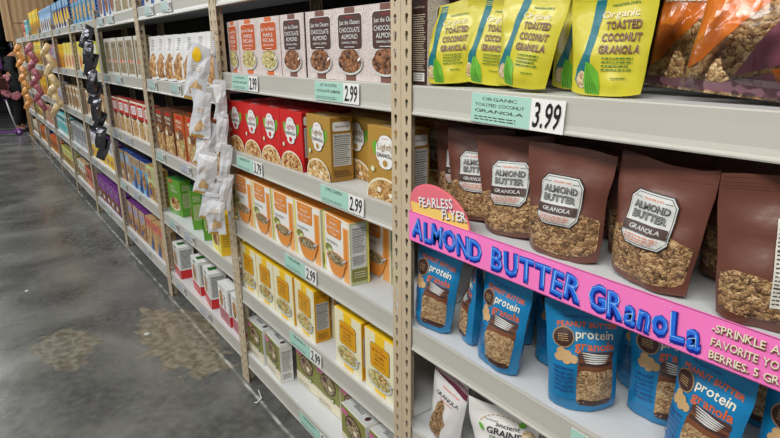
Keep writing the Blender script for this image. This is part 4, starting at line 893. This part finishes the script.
for i, (x, z) in enumerate([(-2.215, 1.38), (-2.21, 1.25), (-2.205, 1.13), (-2.205, 1.01)]):
    hangbag(x, -.038, z, 58, 4 + 3 * i, .05, .15, .006, 'strip_white', 'white snack bag tucked behind, right side of the strip, %s from top' % ['first', 'second', 'third', 'fourth'][i], 'white snack bags on the strip', wob=4.0, facet=True)
strip(-4.56, -.030, 1.68, .80, 'strip carrying the shiny black bags')
for i in range(9):
    hangbag(-4.56 + (.015 if i % 2 else -.015), -.07 - .026 * (i % 2), 1.665 - .098 * i, 50, 26 if i % 2 == 0 else 12, .085, .165, .024, 'foil_black', 'shiny black foil bag hanging in the long strip, %s from top' % (['first', 'second', 'third', 'fourth', 'fifth', 'sixth', 'seventh', 'eighth', 'lowest'][i]), 'black foil bags on the strip', wob=4.5, pinch=.3, facet=True)
for X_, col, cname, n, z0, dz, w in [(-7.02, 'strip_beige', 'beige', 7, 1.575, .10, .13), (-8.75, 'strip_pink', 'dark pink', 8, 1.60, .10, .15), (-10.6, 'strip_orange', 'pale orange', 9, 1.61, .105, .15)]:
    strip(X_, -.03, z0 + .03, z0 - dz * n, 'strip carrying the %s bags' % cname)
    for i in range(n):
        hangbag(X_ + (.015 if i % 2 else -.015), -.07 - .035 * (i % 2), z0 - dz * i, 58, 34 if i % 2 == 0 else -28, w * .56, .15, .030, col, '%s plump bag in the hanging strip, %s from top' % (cname, ['first', 'second', 'third', 'fourth', 'fifth', 'sixth', 'seventh', 'eighth', 'lowest'][i]), '%s bags on the strip' % cname, wob=2.4, pinch=.45)

# ------------------------------------------------------------------ far end: panel, post, person, scooter
g = Geo(); g.box(-12.76, -12.72, -.10, .75, 1.70, 3.0, 'plywood', .002); g.box(-12.72, -12.705, -.10, .02, 1.70, 3.0, 'plywood'); g.box(-12.72, -12.70, .0, .75, 2.02, 2.035, 'plywood'); o = g.build('plywood_panel'); tag(o, 'tall plywood panel standing above the far end of the shelving', 'panel')
g = Geo(); g.box(-12.50, -12.44, -.02, .02, 0, 1.93, 'raw_pine', .002); o = g.build('pine_post'); tag(o, 'narrow raw pine post closing the far end of the shelving', 'post')
g = Geo(); g.box(-12.69, -12.52, .0, .44, 0, .6, 'wall_dark'); g.box(-12.74, -12.70, .03, .72, .0, 1.69, 'plywood'); o = g.build('end_cabinet'); tag(o, 'dark low cabinet and board behind the pine post', 'cabinet')
# distant fixture behind the customer
e = empty('display_rack', (-17.4, -1.2, 0)); tag(e, 'dark display rack in the distance at the left picture edge', 'rack')
g = Geo(); g.box(-.3, .3, -1.4, 1.3, 0, .08, 'rubber'); g.box(-.3, -.26, -1.4, 1.3, 0, 2.2, 'rubber'); g.build('rack_frame', e)
for z in (.6, 1.1, 1.6, 2.1): g = Geo(); g.box(-.28, .28, -1.4, 1.3, z, z + .03, 'rubber'); g.build('shelf', e)
rnd = random.Random(5)
for j, z in enumerate((1.131, 1.631)):
    for i in range(6):
        c = ['teal', 'lblue', 'rose', 'white', 'leaf', 'violet'][(i + 2 * j) % 6]
        g = Geo(); g.box(-.08, .08, -.17, .17, 0, .22 + .03 * (i % 3), c, .004); g.box(.081, .083, -.1, .1, .06, .15, 'lgrey'); o = g.build('distant_package'); o.location = (-17.25, -2.2 + .4 * i, z)
        tag(o, '%s package on the %s shelf of the distant rack' % ({'lblue': 'pale blue', 'leaf': 'green', 'rose': 'dusty pink', 'violet': 'violet', 'teal': 'teal', 'white': 'white'}[c], 'lower' if j == 0 else 'upper'), 'package', 'packages on the distant rack')

def skin(name, pts, edges, rad, m, parent, sub=2):
    me = bpy.data.meshes.new(name); me.from_pydata(pts, edges, []); me.materials.append(MATS[m]); o = bpy.data.objects.new(name, me); C.objects.link(o); o.parent = parent
    o.modifiers.new('s', 'SKIN')
    if not me.skin_vertices: me.attributes.new('skin_vertices', 'FLOAT', 'POINT')
    for i, r in enumerate(rad): me.skin_vertices[0].data[i].radius = (r if isinstance(r, tuple) else (r, r))
    me.skin_vertices[0].data[0].use_root = True
    sb = o.modifiers.new('u', 'SUBSURF'); sb.levels = sub; sb.render_levels = sub
    for p in me.polygons: p.use_smooth = True
    return o
# person, facing +y (towards the shelves), head bowed; base at the feet
P = empty('person', (-13.45, -.08, 0), R(-20)); tag(P, 'person in black top and flowered skirt bending toward the shelves', 'person')
pts = [(0, 0, .92), (0, .02, 1.12), (0, .05, 1.30), (0, .08, 1.42), (0, .13, 1.50), (0, .19, 1.58),
       (.17, .07, 1.37), (.22, .08, 1.12), (.20, .26, .98), (.19, .33, .96), (-.17, .07, 1.37), (-.22, .16, 1.14), (-.18, .36, 1.18), (-.17, .43, 1.2),
       (.10, .0, .86), (.11, .03, .48), (.11, -.03, .09), (.11, .12, .04), (-.10, 0, .86), (-.11, .04, .48), (-.11, .0, .09), (-.11, .15, .04)]
ed = [(0, 1), (1, 2), (2, 3), (3, 4), (4, 5), (3, 6), (6, 7), (7, 8), (8, 9), (3, 10), (10, 11), (11, 12), (12, 13), (0, 14), (14, 15), (15, 16), (16, 17), (0, 18), (18, 19), (19, 20), (20, 21)]
rad = [(.15, .12), (.13, .10), (.15, .11), (.12, .09), .052, .05, .065, .045, .036, .03, .065, .045, .036, .03, .085, .06, .042, .035, .085, .06, .042, .035]
skin('body', pts, ed, rad, 'skin', P)
def uvs(g, c, r, m, n=16, sc=(1, 1, 1)):
    g.lathe([(r * sc[0] * math.sin(math.pi * j / 12) + 1e-4, r * sc[2] * math.cos(math.pi * j / 12)) for j in range(13)][::-1], m, n, c)
g = Geo(); uvs(g, (0, .23, 1.64), .085, 'skin', sc=(1, 1, 1.25)); g.tube([(0, .30, 1.65), (0, .345, 1.615)], [.014, .012], 'skin', 6); g.tube([(-.02, .305, 1.585), (.02, .305, 1.585)], .008, 'rose', 6)
for s in (-1, 1): g.tube([(s * .032, .303, 1.66), (s * .032, .312, 1.66)], .010, 'black', 6); g.tube([(s * .083, .22, 1.65), (s * .095, .215, 1.63)], [.018, .012], 'skin', 6)
g.build('head', P)
g = Geo(); uvs(g, (0, .205, 1.675), .102, 'hair', sc=(1, 1, 1.1)); uvs(g, (0, .12, 1.64), .075, 'hair'); g.tube([(-.07, .13, 1.66), (-.08, .12, 1.52)], [.05, .03], 'hair', 8); g.tube([(.07, .13, 1.66), (.08, .12, 1.52)], [.05, .03], 'hair', 8); g.build('hair', P)
skin('black_top', [(0, .01, 1.12), (0, .02, 1.2), (0, .05, 1.30), (0, .07, 1.41), (.17, .07, 1.38), (.225, .08, 1.14), (.205, .22, 1.0), (-.17, .07, 1.38), (-.225, .16, 1.15), (-.19, .32, 1.17)],
     [(0, 1), (1, 2), (2, 3), (3, 4), (4, 5), (5, 6), (3, 7), (7, 8), (8, 9)], [(.15, .12), (.17, .14), (.19, .15), (.15, .11), .095, .068, .055, .095, .068, .055], 'cloth_black', P)
g = Geo(); g.lathe([(.255, .0), (.24, .12), (.215, .26), (.175, .38), (.165, .42)], 'cloth_black', 24, (0, .01, .66))
rnd = random.Random(2)
for i in range(34):
    t = rnd.uniform(0, 2 * math.pi); z = rnd.uniform(.03, .40); r = .256 - .2 * max(0, z - .1) ** 1.1 + .004; cxp = Vector((r * math.cos(t), .01 + r * math.sin(t), .66 + z)); tx = Vector((-math.sin(t), math.cos(t), 0)); nrm = Vector((math.cos(t), math.sin(t), .25)).normalized()
    for q in range(5):
        a_ = 2 * math.pi * q / 5; c = cxp + tx * .04 * math.cos(a_) + Vector((0, 0, .04 * math.sin(a_))); g.add([c + nrm * .012] + [c + tx * .036 * math.cos(R(k)) + Vector((0, 0, .036 * math.sin(R(k)))) for k in range(0, 360, 45)], [(0, 1 + k, 1 + (k + 1) % 8) for k in range(8)], 'rose')
g.build('flowered_skirt', P)
skin('trousers', [(0, 0, .80), (.10, 0, .74), (.11, .03, .48), (.11, -.02, .12), (-.10, 0, .74), (-.11, .04, .48), (-.11, .01, .12)], [(0, 1), (1, 2), (2, 3), (0, 4), (4, 5), (5, 6)], [.13, .105, .085, .062, .105, .085, .062], 'cloth_black', P)
for sx, dy in ((.11, 0), (-.11, .03)):
    g = Geo(); g.tube([(sx, -.08 + dy, .045), (sx, 0 + dy, .06), (sx, .10 + dy, .042), (sx, .18 + dy, .03)], [.03, .045, .04, .022], 'shoe_black', 10); g.box(sx - .042, sx + .042, -.10 + dy, .19 + dy, 0, .016, 'rubber', .004); g.build('shoe', P)
e = empty('handbag', (-13.10, -.36, .83), R(-60)); tag(e, 'brown leather shoulder bag hanging at the customer\'s side', 'handbag')
g = Geo(); g.box(-.16, .16, -.05, .05, 0, .22, 'leather_brown', .02); g.box(-.15, .15, -.056, -.05, .10, .22, 'leather_brown', .002); g.build('bag_body', e)
g = Geo(); g.tube([(-.14, 0, .20), (-.10, 0, .40), (0, 0, .50), (.10, 0, .40), (.14, 0, .20)], .009, 'leather_brown', 8); g.build('strap', e)
g = Geo(); g.box(-.02, .02, -.062, -.056, .10, .125, 'silver', .001); g.build('clasp', e)
e = empty('kick_scooter', (-12.9, -.48, 0), R(75)); tag(e, 'purple kick scooter with silver stem parked at the customer\'s feet', 'scooter')
g = Geo(); g.box(-.12, .28, -.045, .045, .06, .085, 'purple', .006); g.build('deck', e)
g = Geo(); g.tube([(.30, 0, .10), (.24, 0, .40), (.21, 0, .66)], .014, 'silver', 10); g.build('stem', e)
g = Geo(); g.tube([(.21, -.14, .67), (.21, .14, .67)], .011, 'purple', 8); g.build('handlebar', e)
for x in (-.16, .32):
    g = Geo(); g.tube([(x, -.016, .06), (x, .016, .06)], .06, 'purple', 18); g.tube([(x, -.018, .06), (x, .018, .06)], .025, 'lav', 12); g.build('wheel', e)
g = Geo(); g.tube([(.26, 0, .07), (.30, 0, .13), (.34, 0, .12)], .02, 'violet', 8); g.build('fork', e)
# small litter on the floor
g = Geo(); g.tube([(-2.131 + .0, -.02, .045), (-2.128, -.015, .02), (-2.120, -.012, .004), (-2.108, -.03, .004), (-2.10, -.045, .006), (-2.112, -.05, .003)], [.002, .003, .004, .004, .003, .002], 'white', 6); o = g.build('plastic_scrap'); tag(o, 'bent white plastic scrap on the floor under the lowest shelf', 'litter')
for (x, y, r_, t) in ((-3.07, -.265, .016, 'near the tan stain'), (-4.166, -.745, .013, 'at the left picture edge')):
    g = Geo(); g.lathe([(r_, 0), (r_ * 1.05, .002), (r_ * .6, .004)], 'lgrey', 12, (x, y, 0)); o = g.build('floor_disc'); tag(o, 'small pale disc stuck on the floor ' + t, 'disc')
d = {}
for l in LABELS: d[l] = d.get(l, 0) + 1
for l, n in d.items():
    if n > 1: print('DUP LABEL', n, l)
